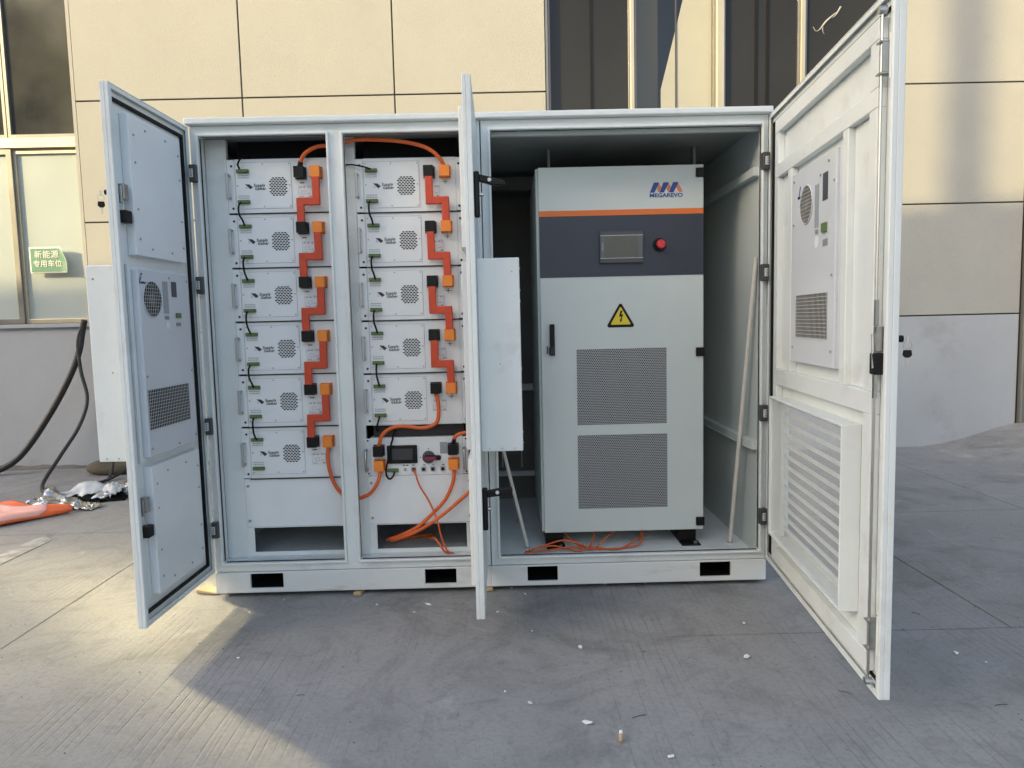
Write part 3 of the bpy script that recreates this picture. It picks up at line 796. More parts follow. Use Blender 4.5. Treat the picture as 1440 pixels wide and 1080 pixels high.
key_thing(door_pt(2.534, TR, -1, 1.173, -.044, 1.144), 'small black-headed key hanging outside the wide vented door', -.3)

# ------------------------------------------------------------------ battery modules
MH, MP = .2375, .2415
ORD = ['topmost', 'second', 'third', 'fourth', 'fifth', 'sixth']
HANDLE = mat('anodised_handle', (.40, .42, .43), .42, metal=.6, var=.08, vscale=30)
def make_module():
    e = empty('battery_module')
    MB().box(.034, .4486, 0, .46, 0, MH).build('case', WHITE2, e, bevel=.0015, seg=1)
    for a, b in ((0, .0335), (.4491, .4826)):
        ear = MB().plate(a, b, .002, MH-.002, -.0005, .0025, []).build('ear', WHITE2, e, bevel=.001, seg=1)
        mb = MB(); cx = (a+b)/2 + (.004 if a < .2 else -.004)
        for z in (.022, MH-.03): mb.cyl((cx, -.0006, z), (cx, -.002, z), .0055, n=10)
        mb.build('rack_screws', INK, ear, kind='stuff')
        hx = .010 if a < .2 else .4726
        h = MB().box(hx-.0065, hx+.0065, -.036, -.027, .062, .172).box(hx-.0060, hx+.0060, -.0268, -.0008, .063, .073).box(hx-.0060, hx+.0060, -.0268, -.0008, .161, .171).build('handle', HANDLE, ear, bevel=.0025, seg=2, kind='stuff')
    c = MB().box(.038, .285, -.0022, -.0003, .020, .222).build('cover_plate', WHITE2, e, bevel=.0005, seg=1)
    MB().ring(.0372, .2858, .0192, .2228, .0006, -.0008, -.0002).build('plate_gap', INK, c)
    mb = MB()
    for x, z in ((.046, .028), (.16, .028), (.277, .028), (.046, .121), (.277, .121), (.046, .214), (.16, .214), (.277, .214)):
        mb.cyl((x, -.0022, z), (x, -.0042, z), .0032, n=8)
    mb.build('screws', ZINC, c, kind='stuff')
    mb = MB(); cx, cz = .226, .115
    for r_ in range(11):
        z = cz + (r_-5)*.0075; n_ = [4, 5, 6, 5, 6, 5, 6, 5, 6, 5, 4][r_]
        for k in range(n_):
            x = cx + (k-(n_-1)/2)*.0140
            mb.prism_y([(x-.0056, z), (x-.0038, z-.0027), (x+.0038, z-.0027), (x+.0056, z), (x+.0038, z+.0027), (x-.0038, z+.0027)], -.0028, -.0023)
    mb.build('vent_slots', DARK, c, kind='stuff')
    for z, lab in ((.183, -1), (.049, 1)):
        t = MB().box(.046, .099, -.016, -.0024, z-.008, z+.008).box(.050, .095, -.024, -.0165, z-.006, z+.004).build('terminal_block', GREEN, e, bevel=.001, seg=1, kind='stuff')
        lb = MB()
        for k in range(7):
            for j in range(2): lb.box(.0475+k*.0072, .052+k*.0072, -.0026, -.0023, z+lab*(.018+j*.009)-.002, z+lab*(.018+j*.009)+.002)
        lb.build('terminal_lettering', INKG, t, kind='stuff')
    lg = MB().prism_y([(.078, .128), (.098, .127), (.113, .114), (.101, .105)], -.0027, -.0023).build('brand_mark', INK, e)
    MB().box(.081, .0825, -.0026, -.0023, .107, .119).box(.086, .0875, -.0026, -.0023, .107, .116).build('brand_mark_stripes', INKG, lg, kind='stuff')
    text('brand_lettering', 'Supply', .0185, INK, e, .142, -.0029, .1215, shear=.1, width=1.0, bold=.0003, spacing=1.05)
    text('brand_lettering', 'Gather', .0165, INK, e, .146, -.0029, .1065, shear=.1, width=1.0, bold=.0003, spacing=1.05)
    def lo(m): m.v = [(x-.35, y, z-.086) for x, y, z in m.v]; return m
    l = lo(MB().box(.318, .382, -.0012, -.0003, .060, .112)).build('rating_label', PAPER, e, loc=(.35, 0, .086))
    lb = MB()
    for x, z, w, h in ((.325, .106, .008, .004), (.340, .106, .010, .004), (.360, .106, .008, .004), (.372, .106, .005, .004), (.332, .090, .018, .001), (.332, .076, .018, .001), (.332, .083, .001, .014), (.350, .083, .001, .014),
                       (.366, .066, .010, .005), (.322, .066, .02, .002), (.358, .078, .014, .002)):
        lb.box(x, x+w, -.0018, -.0013, z-h/2, z+h/2)
    lb.ring(.3185, .3815, .0605, .1115, .0007, -.0018, -.0013)
    lo(lb).build('label_print', INKG, l, kind='stuff')
    MB().box(.322, .342, -.0010, -.0003, .127, .131).build('polarity_mark', INK, e)
    MB().box(.391, .411, -.0010, -.0003, .127, .1295).box(.3998, .4022, -.0009, -.0003, .1185, .1265).box(.3998, .4022, -.0009, -.0003, .130, .138).build('polarity_mark', INK, e, kind='stuff')
    return e
proto = make_module()
XC = (.1150, .6860)
YM = .0975
def place(o, c, k):
    o.location = (XC[c]+random.uniform(-.0015, .0015), YM+random.uniform(-.0005, .001), 1.7325 - MP*k - (.008 if c else 0))
    for ch in o.children:
        if ch.name.startswith('rating_label'): ch.rotation_euler.y = random.uniform(-.10, .05); ch.location = (.35+random.uniform(-.006, .004), 0, .086+random.uniform(-.005, .004))
    lab = ('topmost' if k == 0 else ORD[k] + ' from the top')
    if (c, k) in ((0, 5), (1, 4)): lab = 'lowest'
    tag(o, 'white battery module, %s in the rack stack of %s' % (lab, ('six', 'five')[c]), 'battery module', 'battery modules in the racks')
first = True
for c, n_ in ((0, 6), (1, 5)):
    for k in range(n_):
        o = proto if first else copy_tree(proto); first = False
        place(o, c, k)
def mod_z(c, k): return 1.7325 - MP*k - (.008 if c else 0)

# thin black strips fill the clearances between modules and show as dark lines
for c, n_ in ((0, 7), (1, 6)):
    for k in range(n_):
        z = mod_z(c, k) - .002 if k else None
        if k == 0: continue
        zz_ = mod_z(c, k-1)
        MB().box(XC[c]+.03, XC[c]+.452, .090, .30, zz_-.0036, zz_-.0006).build('gap_strip', RUBBER, bat)

def plug(parent, x, z, m_, y0=YM, down=False, name='plug'):
    q = MB().box(x-.0255, x+.0255, y0-.010, y0-.0006, z-.0265, z+.0265).box(x-.0215, x+.0215, y0-.046, y0-.0105, z-.024, z+.024)
    for k in range(5):
        zz_ = z-.018+k*.009
        q.box(x-.0238, x-.0218, y0-.040, y0-.0105, zz_-.002, zz_+.002); q.box(x+.0218, x+.0238, y0-.040, y0-.0105, zz_-.002, zz_+.002)
    o = q.build(name, m_, parent, bevel=.0025, seg=2, kind='stuff')
    mb = MB()
    for a in (-.021, .021):
        for b in (-.022, .022): mb.cyl((x+a, y0-.010, z+b), (x+a, y0-.0125, z+b), .0028, n=8)
    mb.build('plug_screws', STEEL if m_ is BLACK else BLACK, o, kind='stuff')
    return o
BX, OX, CZ = .3300, .4010, .170
def bar(parent, pts, w=.0335, y0=.052, y1=.070):
    """flat sleeved busbar following x/z corner points"""
    L_, R_ = [], []
    P = [Vector((x, z)) for x, z in pts]
    for i, p in enumerate(P):
        d0 = (P[i]-P[i-1]).normalized() if i else (P[1]-P[0]).normalized()
        d1 = (P[i+1]-P[i]).normalized() if i < len(P)-1 else d0
        n0 = Vector((-d0.y, d0.x)); n1 = Vector((-d1.y, d1.x)); b = (n0+n1).normalized(); k = (w/2)/max(.3, b.dot(n0))
        L_.append(p+b*k); R_.append(p-b*k)
    mb = MB(); n = len(P)
    vs = [(q.x, y, q.y) for y in (y0, y1) for q in L_+R_]
    fs = []
    for i in range(n-1):
        fs += [(i, i+1, n+i+1, n+i), (2*n+i, 2*n+n+i, 2*n+n+i+1, 2*n+i+1), (i, 2*n+i, 2*n+i+1, i+1), (n+i, n+i+1, 3*n+i+1, 3*n+i)]
    fs += [(0, n, 3*n, 2*n), (n-1, 2*n+n-1, 3*n+n-1, n+n-1)]
    mb.add(vs, fs)
    return mb.build('busbar', BUSRED, parent, bevel=.004, seg=2)
BAYS = ('stack of six', 'stack of five')
for c, n_ in ((0, 5), (1, 4)):
    for k in range(n_):
        za, zb_ = mod_z(c, k), mod_z(c, k+1)
        e = tag(empty('busbar_link', (0, 0, 0)), 'red stepped busbar from the %s to the %s module in the %s' % (ORD[k], ORD[k+1], BAYS[c]), 'busbar', 'red busbars between modules')
        xt, xb = (OX, BX) if c == 0 else (BX, OX)
        xt += XC[c]; xb += XC[c]
        j = lambda: random.uniform(-.0015, .0015)
        plug(e, xt, za+CZ, ORPLUG if c == 0 else BLACK); plug(e, xb, zb_+CZ, BLACK if c == 0 else ORPLUG)
        zm = za + .040 + j()
        o_ = .010 if c == 0 else .012
        bar(e, [(xt+.001+j(), za+CZ-.020), (xt+.001+j(), zm), (xb+j(), zm), (xb+j(), zb_+CZ+.020)])
        # polarity mark below each plug
# data leads between neighbouring modules
for c, n_ in ((0, 5), (1, 4)):
    for k in range(n_):
        za, zb_ = mod_z(c, k)+.045, mod_z(c, k+1)+.186
        x = XC[c] + .070
        e = tag(empty('data_lead', (x, YM, zb_)), 'short black data lead from the %s to the %s module in the %s' % (ORD[k], ORD[k+1], BAYS[c]), 'cable', 'black data leads between modules')
        h_ = za-zb_; w1 = random.uniform(-.006, .004)
        MB().tube([(-.004+w1*.3, -.026, h_), (-.005+w1, -.042, h_-.02), (-.003+w1, -.046, h_*.45), (.003, -.042, .02), (.005, -.026, .0)], .0042, n=8).build('sheath', RUBBER, e)
e = tag(empty('data_lead', (XC[0]+.066, YM, mod_z(0, 0)+.19)), 'black data lead rising into the dark gap over the first rack bay', 'cable', 'loose black data leads')
MB().tube([(0, -.026, 0), (-.002, -.036, .018), (.008, -.030, .042), (.014, .02, .066), (.02, .10, .085)], .0042).build('sheath', RUBBER, e)
e = tag(empty('data_lead', (XC[1]+.074, YM, mod_z(1, 0)+.19)), 'black data lead running sideways to the upper module of the control unit bay', 'cable', 'loose black data leads')
MB().tube([(0, -.024, -.004), (-.03, -.036, .004), (-.075, -.030, .014), (-.12, .0, .022), (-.16, .04, .03)], .0036).build('sheath', RUBBER, e)

# ------------------------------------------------------------------ control unit
ctl = tag(empty('control_unit', (XC[1], YM, .5235)), 'white rack control unit with small black screen, rotary switch and orange plugs', 'control unit')
MB().box(.016, .443, 0, .40, 0, .178).build('case', WHITE2, ctl, bevel=.0015, seg=1)
for a, b in ((-.006, .0155), (.4435, .470)):
    ear = MB().box(a, b, -.0005, .0022, .002, .176).build('ear', WHITE2, ctl, bevel=.001, seg=1)
    hx = .000 if a < .2 else .452
    MB().tube([(hx, -.001, .030), (hx, -.032, .030), (hx, -.038, .036), (hx, -.038, .118), (hx, -.032, .124), (hx, -.001, .124)], .0062, n=10, flat=True).build('handle', STEEL, ear)
MB().box(.020, .440, .086, .30, -.0026, -.0004).build('base_strip', RUBBER, ctl)
s_ = MB().box(.094, .233, -.012, -.0004, .057, .142).build('screen_bezel', BLACK, ctl, bevel=.004)
MB().box(.118, .212, -.0128, -.0122, .075, .127).build('display', SCREEN2, s_)
r_ = MB().cyl((.285, -.0004, .084), (.285, -.018, .084), .030, .028, n=24).build('rotary_switch', SLATE, ctl, bevel=.002)
mb = MB().box(.268, .345, -.036, -.0185, .072, .096); mb.build('switch_lever', BLACK, r_, bevel=.008, seg=3)
MB().box(.270, .322, -.0380, -.0363, .075, .091).build('switch_insert', MAROON, r_, bevel=.0005, seg=1)
MB().box(.338, .372, -.0012, -.0004, .098, .152).build('rating_label', PAPERG, ctl)
for x in (.214, .260, .303, .349):
    q = MB().box(x-.011, x+.011, -.006, -.0004, .016, .039).build('socket', STEEL, ctl, bevel=.001, seg=1)
    MB().cyl((x, -.0062, .0275), (x, -.010, .0275), .0078, n=14).build('socket_insert', BLACK, q)
MB().cyl((.174, -.0004, .028), (.174, -.006, .028), .007, n=12).build('earth_stud', STEEL, ctl)
MB().box(.092, .144, -.014, -.0004, .018, .034).build('terminal_block', GREEN, ctl, bevel=.001, seg=1)
lb = MB()
for x, w in ((.164, .010), (.178, .012), (.206, .014), (.258, .010), (.300, .010), (.345, .012)): lb.box(x, x+w, -.0010, -.0004, .0445, .0485)
for x, z in ((.285, .122), (.246, .083)): lb.box(x-.002, x+.002, -.0010, -.0004, z-.003, z+.003)
lb.build('lettering', INK, ctl, kind='stuff')
mb = MB()
for x in (.006, .458):
    for z in (.012, .166): mb.cyl((x, -.0006, z), (x, -.002, z), .0045, n=10)
mb.build('rack_screws', INK, ctl, kind='stuff')

# ------------------------------------------------------------------ power cables
def cable_thing(name, label, pts, r, plugs=(), m_=CABOR, cat='cable', group='orange power cables', boots=()):
    e = tag(empty(name, (0, 0, 0)), label, cat, group)
    MB().tube(pts, r, n=10).build('sheath', m_, e)
    for x, z, mm in plugs: plug(e, x, z, mm)
    for p0, p1, rr in boots: MB().cyl(p0, p1, rr*1.1, rr*.8, n=12).build('boot', RUBBER, e)
    return e
b1x, o1x = XC[0]+BX, XC[0]+OX; b2x, o2x = XC[1]+BX, XC[1]+OX
z1t, z2t = mod_z(0, 0)+CZ, mod_z(1, 0)+CZ
cable_thing('power_cable', 'orange cable arching across the top from one rack bay to the other',
    [(b1x+.004, .070, z1t+.020), (b1x+.008, .066, z1t+.040), (b1x+.032, .055, z1t+.075), (b1x+.085, .05, z1t+.102), (.60, .05, 2.012), (.70, .05, 2.031), (.80, .05, 2.030), (.90, .05, 2.021), (.985, .05, 2.002), (1.035, .05, 1.978), (1.070, .055, 1.945), (o2x-.001, .070, z2t+.022)],
    .0088, [(b1x, z1t, BLACK), (o2x, z2t, ORPLUG)], boots=[((b1x+.003, .070, z1t+.018), (b1x+.010, .066, z1t+.048), .012)])
z6 = mod_z(0, 5)+CZ
cable_thing('power_cable', 'orange cable dropping from the lowest plug of the first rack bay to the control unit',
    [(o1x, .070, z6-.022), (o1x-.002, .062, z6-.09), (.531, .06, .520), (.562, .06, .463), (.600, .06, .436), (.64, .06, .428), (.672, .058, .437), (.704, .055, .454), (.737, .055, .500), (.752, .068, .552)],
    .0085, [(o1x, z6, ORPLUG), (XC[1]+.060, .5235+.054, ORPLUG)])
z5 = mod_z(1, 4)+CZ
cable_thing('power_cable', 'orange cable looping from the stack of five down to the control unit black plug',
    [(b2x+.002, .070, z5-.022), (1.028, .058, .838), (1.020, .056, .778), (.985, .055, .755), (.940, .055, .750), (.890, .055, .757), (.840, .055, .759), (.795, .055, .745), (.764, .057, .715), (XC[1]+.062, .068, .668)],
    .0088, [(b2x, z5, BLACK), (XC[1]+.058, .5235+.121, BLACK)])
cable_thing('power_cable', 'short orange cable leaving the black plug at the switch side behind the open door edge',
    [(XC[1]+.402, .070, .664), (1.092, .060, .690), (1.108, .05, .713), (1.14, .045, .724), (1.175, .045, .724), (1.21, .06, .715)],
    .0080, [(XC[1]+.400, .5235+.122, BLACK)], boots=[((XC[1]+.402, .070, .662), (1.095, .058, .697), .011)])
cable_thing('power_cable', 'orange cable from the control unit orange plug sweeping to the cabinet floor',
    [(XC[1]+.403, .070, .560), (1.083, .058, .495), (1.045, .052, .415), (.978, .05, .345), (.910, .052, .288), (.83, .07, .246), (.77, .12, .215), (.75, .22, .185), (.78, .35, .166), (.88, .42, .162)],
    .0085, [(XC[1]+.401, .5235+.053, ORPLUG)])
cable_thing('power_cable', 'orange cable passing behind the middle door edge and curling to the cabinet floor',
    [(1.215, .04, .505), (1.172, .035, .466), (1.108, .032, .411), (1.025, .032, .344), (.942, .035, .290), (.86, .05, .250), (.79, .11, .212), (.77, .20, .182), (.82, .30, .164), (.95, .36, .162)], .0080)
cable_thing('control_cable', 'thin orange cable hanging from the control unit socket to the cabinet sill',
    [(XC[1]+.214, .086, .550), (.912, .06, .535), (.932, .045, .482), (.972, .035, .415), (1.006, .03, .331), (1.024, .03, .247), (1.050, .032, .180), (1.075, .045, .166)], .0042, group='thin orange cables')
cable_thing('control_cable', 'thin orange cable crossing low over the cabinet sill below the control unit',
    [(.935, .20, .200), (.96, .12, .215), (.99, .06, .232), (1.015, .035, .210), (1.035, .03, .180), (1.055, .045, .165)], .0048, group='thin orange cables')
cable_thing('data_lead', 'black lead looping down past the control unit screen', [(.822, .12, .76), (.816, .085, .722), (.808, .075, .69), (.798, .070, .655), (.786, .068, .60), (.776, .072, .556), (.778, .070, .528), (.792, .068, .514), (.808, .070, .527), (.813, .080, .545)], .0042, m_=RUBBER, group='loose black data leads')
cable_thing('data_lead', 'black lead dropping from the lowest terminal into the gap above the control unit', [(XC[1]+.070, .072, mod_z(1, 4)+.045), (.752, .060, .785), (.742, .066, .755), (.738, .10, .735), (.74, .16, .73)], .0042, m_=RUBBER, group='loose black data leads')
MB().box(.718, 1.136, .115, .119, .704, .752).build('gap_backing', mat('gap_darkness', (.02, .018, .018), .6, var=.3, vscale=200), bat)  # near-black sheet stands in for the darkness of the gap

# ------------------------------------------------------------------ inverter
inv = tag(empty('inverter', (1.5, .25, .122)), 'tall light grey inverter with navy band, screen and red stop button on black feet', 'inverter')
def ip(mb, name, m_, parent=inv, **k):
    mb.v = [(x-1.5, y-.25, z-.122) for x, y, z in mb.v]; return mb.build(name, m_, parent, **k)
def chain(par): return par
ip(MB().box(1.497, 2.280, .2525, 1.05, .192, 1.932), 'body', GREYW, bevel=.003)
fd = ip(MB().box(1.5085, 2.2845, .234, .252, .190, 1.934), 'door', GREYW, bevel=.003)
def idp(mb, name, m_, **k): return ip(mb, name, m_, fd, **k)
idp(MB().box(1.510, 2.2830, .2320, .2337, 1.4235, 1.7075), 'navy_band', NAVY)
idp(MB().box(1.510, 2.2830, .2316, .2336, 1.7080, 1.7335), 'orange_stripe', ORSTR)
idp(MB().box(1.791, 1.998, .217, .2319, 1.484, 1.634), 'screen_bezel', SLATE, bevel=.004)
idp(MB().box(1.796, 1.993, .2150, .2169, 1.509, 1.611), 'screen_surround', mat('screen_surround', (.10, .11, .12), .35))
idp(MB().box(1.815, 1.972, .2143, .2149, 1.511, 1.609), 'display', SCREEN)
idp(MB().box(1.794, 1.995, .2140, .2165, 1.6115, 1.6140), 'screen_edge', PALE); idp(MB().box(1.794, 1.995, .2140, .2165, 1.506, 1.5085), 'screen_edge', PALE)
mb = MB()
for z in (1.545, 1.555, 1.565, 1.575): mb.cyl((1.805, .2150, z), (1.805, .2142, z), .0026, n=8)
idp(mb, 'indicator_lights', PALE, kind='stuff')
idp(MB().cyl((2.075, .2319, 1.566), (2.075, .227, 1.566), .032, n=28), 'stop_ring', BLACK)
idp(MB().cyl((2.075, .2269, 1.566), (2.075, .205, 1.566), .015, n=20), 'stop_collar', BLACK)
idp(MB().cyl((2.075, .2049, 1.566), (2.075, .196, 1.566), .019, .022, n=24).cyl((2.075, .1959, 1.566), (2.075, .185, 1.566), .022, .019, n=24), 'stop_button', RED, bevel=.003, kind='stuff')
def tri(cx, z0, z1, hw, r, n=6):
    P = [Vector((cx, z1)), Vector((cx-hw, z0)), Vector((cx+hw, z0))]; out = []
    cen = sum(P, Vector((0, 0)))/3
    for i, p in enumerate(P):
        a = (P[i-1]-p).normalized(); b = (P[(i+1) % 3]-p).normalized(); bis = (a+b).normalized()
        half = math.acos(max(-1, min(1, a.dot(b))))/2; c_ = p + bis*(r/math.sin(half))
        a0 = c_ + (-bis)*r
        s0 = math.atan2(-bis.y, -bis.x); sweep = math.pi - 2*half
        for k in range(n+1):
            t = s0 - sweep/2 + sweep*k/n; out.append((c_.x+r*math.cos(t), c_.y+r*math.sin(t)))
    return out
idp(MB().prism_y(tri(1.889, 1.183, 1.304, .070, .009), .2326, .2337), 'warning_sign_border', BLACK)
idp(MB().prism_y(tri(1.889, 1.196, 1.282, .049, .004), .2318, .23255), 'warning_sign_field', YELLOW)
bolt = [(1.889, 1.262), (1.899, 1.262), (1.892, 1.243), (1.902, 1.246), (1.893, 1.219), (1.898, 1.221), (1.889, 1.205), (1.884, 1.222), (1.8885, 1.220), (1.892, 1.236), (1.881, 1.231)]
idp(MB().prism_y(bolt, .2311, .2317), 'warning_sign_bolt', BLACK)
hp = idp(MB().box(1.550, 1.573, .212, .2338, 1.056, 1.205), 'handle', BLACK, bevel=.003)
for i, (a, z0) in enumerate(((1.543, 1.060), (1.534, 1.066), (1.553, 1.058), (1.561, 1.062))):
    ip(MB().box(a, a+.006, .205+.0015*i, .2065+.0015*i, z0, z0+.036), 'key', INK, hp)
for z0, z1, x0_, x1_ in ((.718, 1.082, 1.677, 2.107), (.306, .667, 1.676, 2.109)):
    idp(MB().box(x0_, x1_, .2328, .2337, z0, z1), 'perforated_vent', PERF)
for z in (1.896, 1.058, .232):
    ip(MB().box(2.247, 2.288, .222, .2337, z-.021, z+.021), 'hinge', BLACK, bevel=.003)
for xa, xb in ((1.515, 1.60), (2.170, 2.255)):
    ft = ip(MB().box(xa, xb, .262, 1.03, .1225, .1915), 'foot', BLACK)
    ip(MB().box(xa, xb+.006, .190, .2615, .1225, .1285), 'foot_flange', BLACK, ft)
    ip(MB().cyl((xb-.015, .215, .1286), (xb-.015, .215, .138), .009, n=6), 'bolt', STEEL, ft)
mb = MB()
for x in (1.73, 2.2): mb.cyl((x, .30, 1.932), (x, .30, 1.945), .009, n=8)
ip(mb, 'lifting_bolts', STEEL, kind='stuff')
# maker's emblem: three leaning blue bars, orange folds between them
def em(pts): return [(2.0315+(x-630)*.000505, 1.808+(215-z)*.000505) for x, z in pts]
for k in range(3):
    d = k*89
    idp(MB().prism_y(em([(630+d, 215), (672+d, 215), (718+d, 132), (716+d, 126), (708+d, 123), (668+d, 123)]), .2330, .2338), 'emblem_bar', BLUE)
    if k < 2: idp(MB().prism_y(em([(717+d, 134), (737+d, 168), (716+d, 212), (712+d, 212), (697+d, 180)]), .2331, .2338), 'emblem_fold', ORLOGO)
    else: idp(MB().prism_y(em([(896, 134), (937, 213), (900, 213), (876, 168)]), .2331, .2338), 'emblem_fold', ORLOGO)
mt_ = text('maker_lettering', 'MEGAREVO', .0250, BLUE, fd, 2.1085-1.5, .2332-.25, 1.7945-.122, bold=.0007)
w_ = max(v.co.x for v in mt_.data.vertices)-min(v.co.x for v in mt_.data.vertices); mt_.scale.x = .155/w_

# props and loose leads in the inverter bay
e = tag(empty('prop_rod', (2.412, .225, .124)), 'white rod leaning from the floor against the inner frame beside the vented door', 'rod', 'white prop rods in the inverter bay')
MB().cyl((0, 0, 0), (.056, -.175, 1.36), .0095, n=12).build('rod', mat('rod_paint', (.62, .60, .54), .5, var=.1, vscale=12), e)
MB().cyl((0, 0, -.001), (0, 0, .006), .012, n=12).build('rod_tip', STEEL, e)
e = tag(empty('prop_rod', (1.424, .215, .124)), 'grey rod leaning from the floor towards the middle door side of the inverter bay', 'rod', 'white prop rods in the inverter bay')
MB().cyl((0, 0, 0), (-.148, .03, .66), .0085, n=12).build('rod', MATS['rod_paint'], e)
MB().cyl((0, 0, -.001), (0, 0, .006), .011, n=12).build('rod_tip', STEEL, e)
def floor_cable(label, pts): cable_thing('loose_cable', label, [(x, y, .128+h) for x, y, h in pts], .0042, group='thin orange leads under the inverter')
floor_cable('thin orange lead lying along the sill at the inverter foot', [(1.40, .12, .0), (1.50, .14, .004), (1.62, .16, .012), (1.74, .18, .002), (1.84, .15, .0), (1.92, .2, .01), (2.02, .32, .03)])
floor_cable('thin orange lead rising up under the inverter', [(1.42, .14, .002), (1.52, .19, .02), (1.60, .20, .034), (1.68, .18, .018), (1.73, .15, .004), (1.80, .22, .03), (1.90, .36, .055)])
floor_cable('thin orange lead curving between the inverter feet', [(1.60, .33, .06), (1.63, .24, .03), (1.68, .19, .008), (1.76, .16, .0), (1.88, .17, .0), (1.97, .2, .01), (1.99, .3, .05)])
floor_cable('thin orange lead bundled by the black inverter foot', [(1.41, .13, .006), (1.47, .16, .012), (1.54, .17, .018), (1.60, .17, .006), (1.66, .14, .0), (1.72, .17, .012), (1.76, .28, .05)])

# ------------------------------------------------------------------ small things on the ground
def wedge(x, y, rz, label, w=.05, l=.10, h=.02):
    mb = MB(); mb.add([(-l/2, -w/2, 0), (l/2, -w/2, 0), (l/2, w/2, 0), (-l/2, w/2, 0), (-l/2, -w/2, h), (l/2, -w/2, h*.45), (l/2, w/2, h*.45), (-l/2, w/2, h)],
                     [(0,3,2,1),(4,5,6,7),(0,1,5,4),(1,2,6,5),(2,3,7,6),(3,0,4,7)])
    o = mb.build('wooden_wedge', WOOD, None, bevel=.002, seg=1, loc=(x, y, .002)); o.rotation_euler.z = rz
    tag(o, label, 'wedge', 'wooden wedges under the base')
wedge(-.062, .070, -.25, 'pale wooden wedge sticking out under the corner of the base in sunlight', .06, .11, .018)
wedge(.645, .010, 1.45, 'small wooden wedge under the base below the two rack bays', .035, .08, .017)
wedge(1.240, .030, 1.50, 'small wooden wedge under the joint of the two cabinets', .035, .09, .017)

def scrap(x, y, s_, label, m_=SCRAP, long=1.0):
    s_ *= .82; n = random.randint(4, 6); pts = []
    for i in range(n):
        t = 2*math.pi*i/n; r = s_*random.uniform(.35, 1.25); pts.append((r*math.cos(t)*long, r*math.sin(t)))
    mb = MB(); top = [(px, py, .003+random.uniform(0, s_*.5)) for px, py in pts]; bot = [(px*.98, py*.98, z-.0018) for (px, py, z) in top]
    mb.add(top+bot+[(s_*.2, 0, .003+s_*.35), (0, 0, .002)], [(i, (i+1) % n, 2*n) for i in range(n)] + [(n+(i+1) % n, n+i, 2*n+1) for i in range(n)] + [(i, n+i, n+(i+1) % n, (i+1) % n) for i in range(n)])
    o = mb.build('paper_scrap', m_, None, loc=(x, y, .0015)); o.rotation_euler.z = random.uniform(0, 6.28)
    tag(o, label, 'scrap', 'white scraps on the concrete')
SC = [(.321, -.608, .013, 'white scrap lying alone in front of the open air-conditioned door'),
      (.321, -.060, .007, 'tiny white scrap in front of the first fork pocket'),
      (.753, -.144, .011, 'white scrap in front of the wooden wedge below the rack bays'),
      (.974, -.150, .014, 'long white scrap below the second fork pocket'),
      (.923, -.230, .006, 'tiny white speck just in front of the long scrap'),
      (1.279, -.253, .009, 'white scrap beside the lower corner of the middle door'),
      (1.342, .013, .008, 'white scrap at the base below the third fork pocket'),
      (1.416, -.446, .008, 'white scrap straight in front of the third fork pocket'),
      (1.589, -.595, .013, 'white scrap in front of the inverter, away from the base'),
      (2.174, -.707, .013, 'white scrap halfway along the wide vented door'),
      (2.261, -.426, .010, 'white scrap beside the slab joint near the vented door'),
      (1.390, -.973, .012, 'white scrap on the pale worn patch of concrete'),
      (1.310, -.895, .007, 'tiny scrap behind the pale worn patch of concrete'),
      (1.565, -1.090, .012, 'twisted white scrap near the dark twig tuft'),
      (1.774, -1.268, .012, 'white scrap nearest to the viewer, past the cigarette end'),
      (1.769, .027, .008, 'white scrap against the base under the inverter'),
      (1.956, .023, .009, 'second white scrap against the base under the inverter'),
      (2.229, .048, .008, 'white scrap against the base below the last fork pocket'),
      (2.924, -.717, .012, 'white scrap out beyond the wide vented door'),
      (2.985, -.79, .007, 'tiny white speck beyond the vented door next to a larger scrap'),
      (1.40, -.06, .007, 'thin white sliver in front of the third fork pocket')]
for x, y, s_, lab in SC: scrap(x, y, s_, lab, long=1.9 if 'long' in lab or 'twisted' in lab or 'sliver' in lab else 1.0)
e = tag(empty('cigarette_end', (1.645, -1.195, .006)), 'crushed cigarette end with cork tip standing in the foreground', 'cigarette end')
MB().cyl((0, 0, 0), (.004, .020, .010), .0055, n=12).build('cork_tip', FILTER_BUTT, e)
MB().cyl((.0042, .0205, .0103), (.006, .030, .015), .0058, .0045, n=12).build('paper_end', SCRAP, e)
def twig(x, y, L_, rz, label):
    o = MB().tube([(0, 0, .002), (L_*.45, .0015, .003), (L_*.8, -.001, .002)], .0011, n=6, sub=3).build('twig', TWIG, None, loc=(x, y, .001)); o.rotation_euler.z = rz
    tag(o, label, 'twig', 'dark twigs on the concrete')
twig(2.395, -.945, .045, -.6, 'dark twig on the concrete inside the wide door'); twig(2.83, -1.055, .05, .1, 'dark twig out beyond the lower corner of the vented door')
twig(1.70, -1.07, .06, .35, 'dark twig in the stained patch in front of the inverter'); twig(.62, -.885, .03, .2, 'small dark twig at the edge of the shade')
twig(2.97, -.36, .04, -.9, 'short dark twig beyond the vented door near the slab joint'); twig(1.815, -.643, .02, .5, 'short dark crumb in front of the inverter')

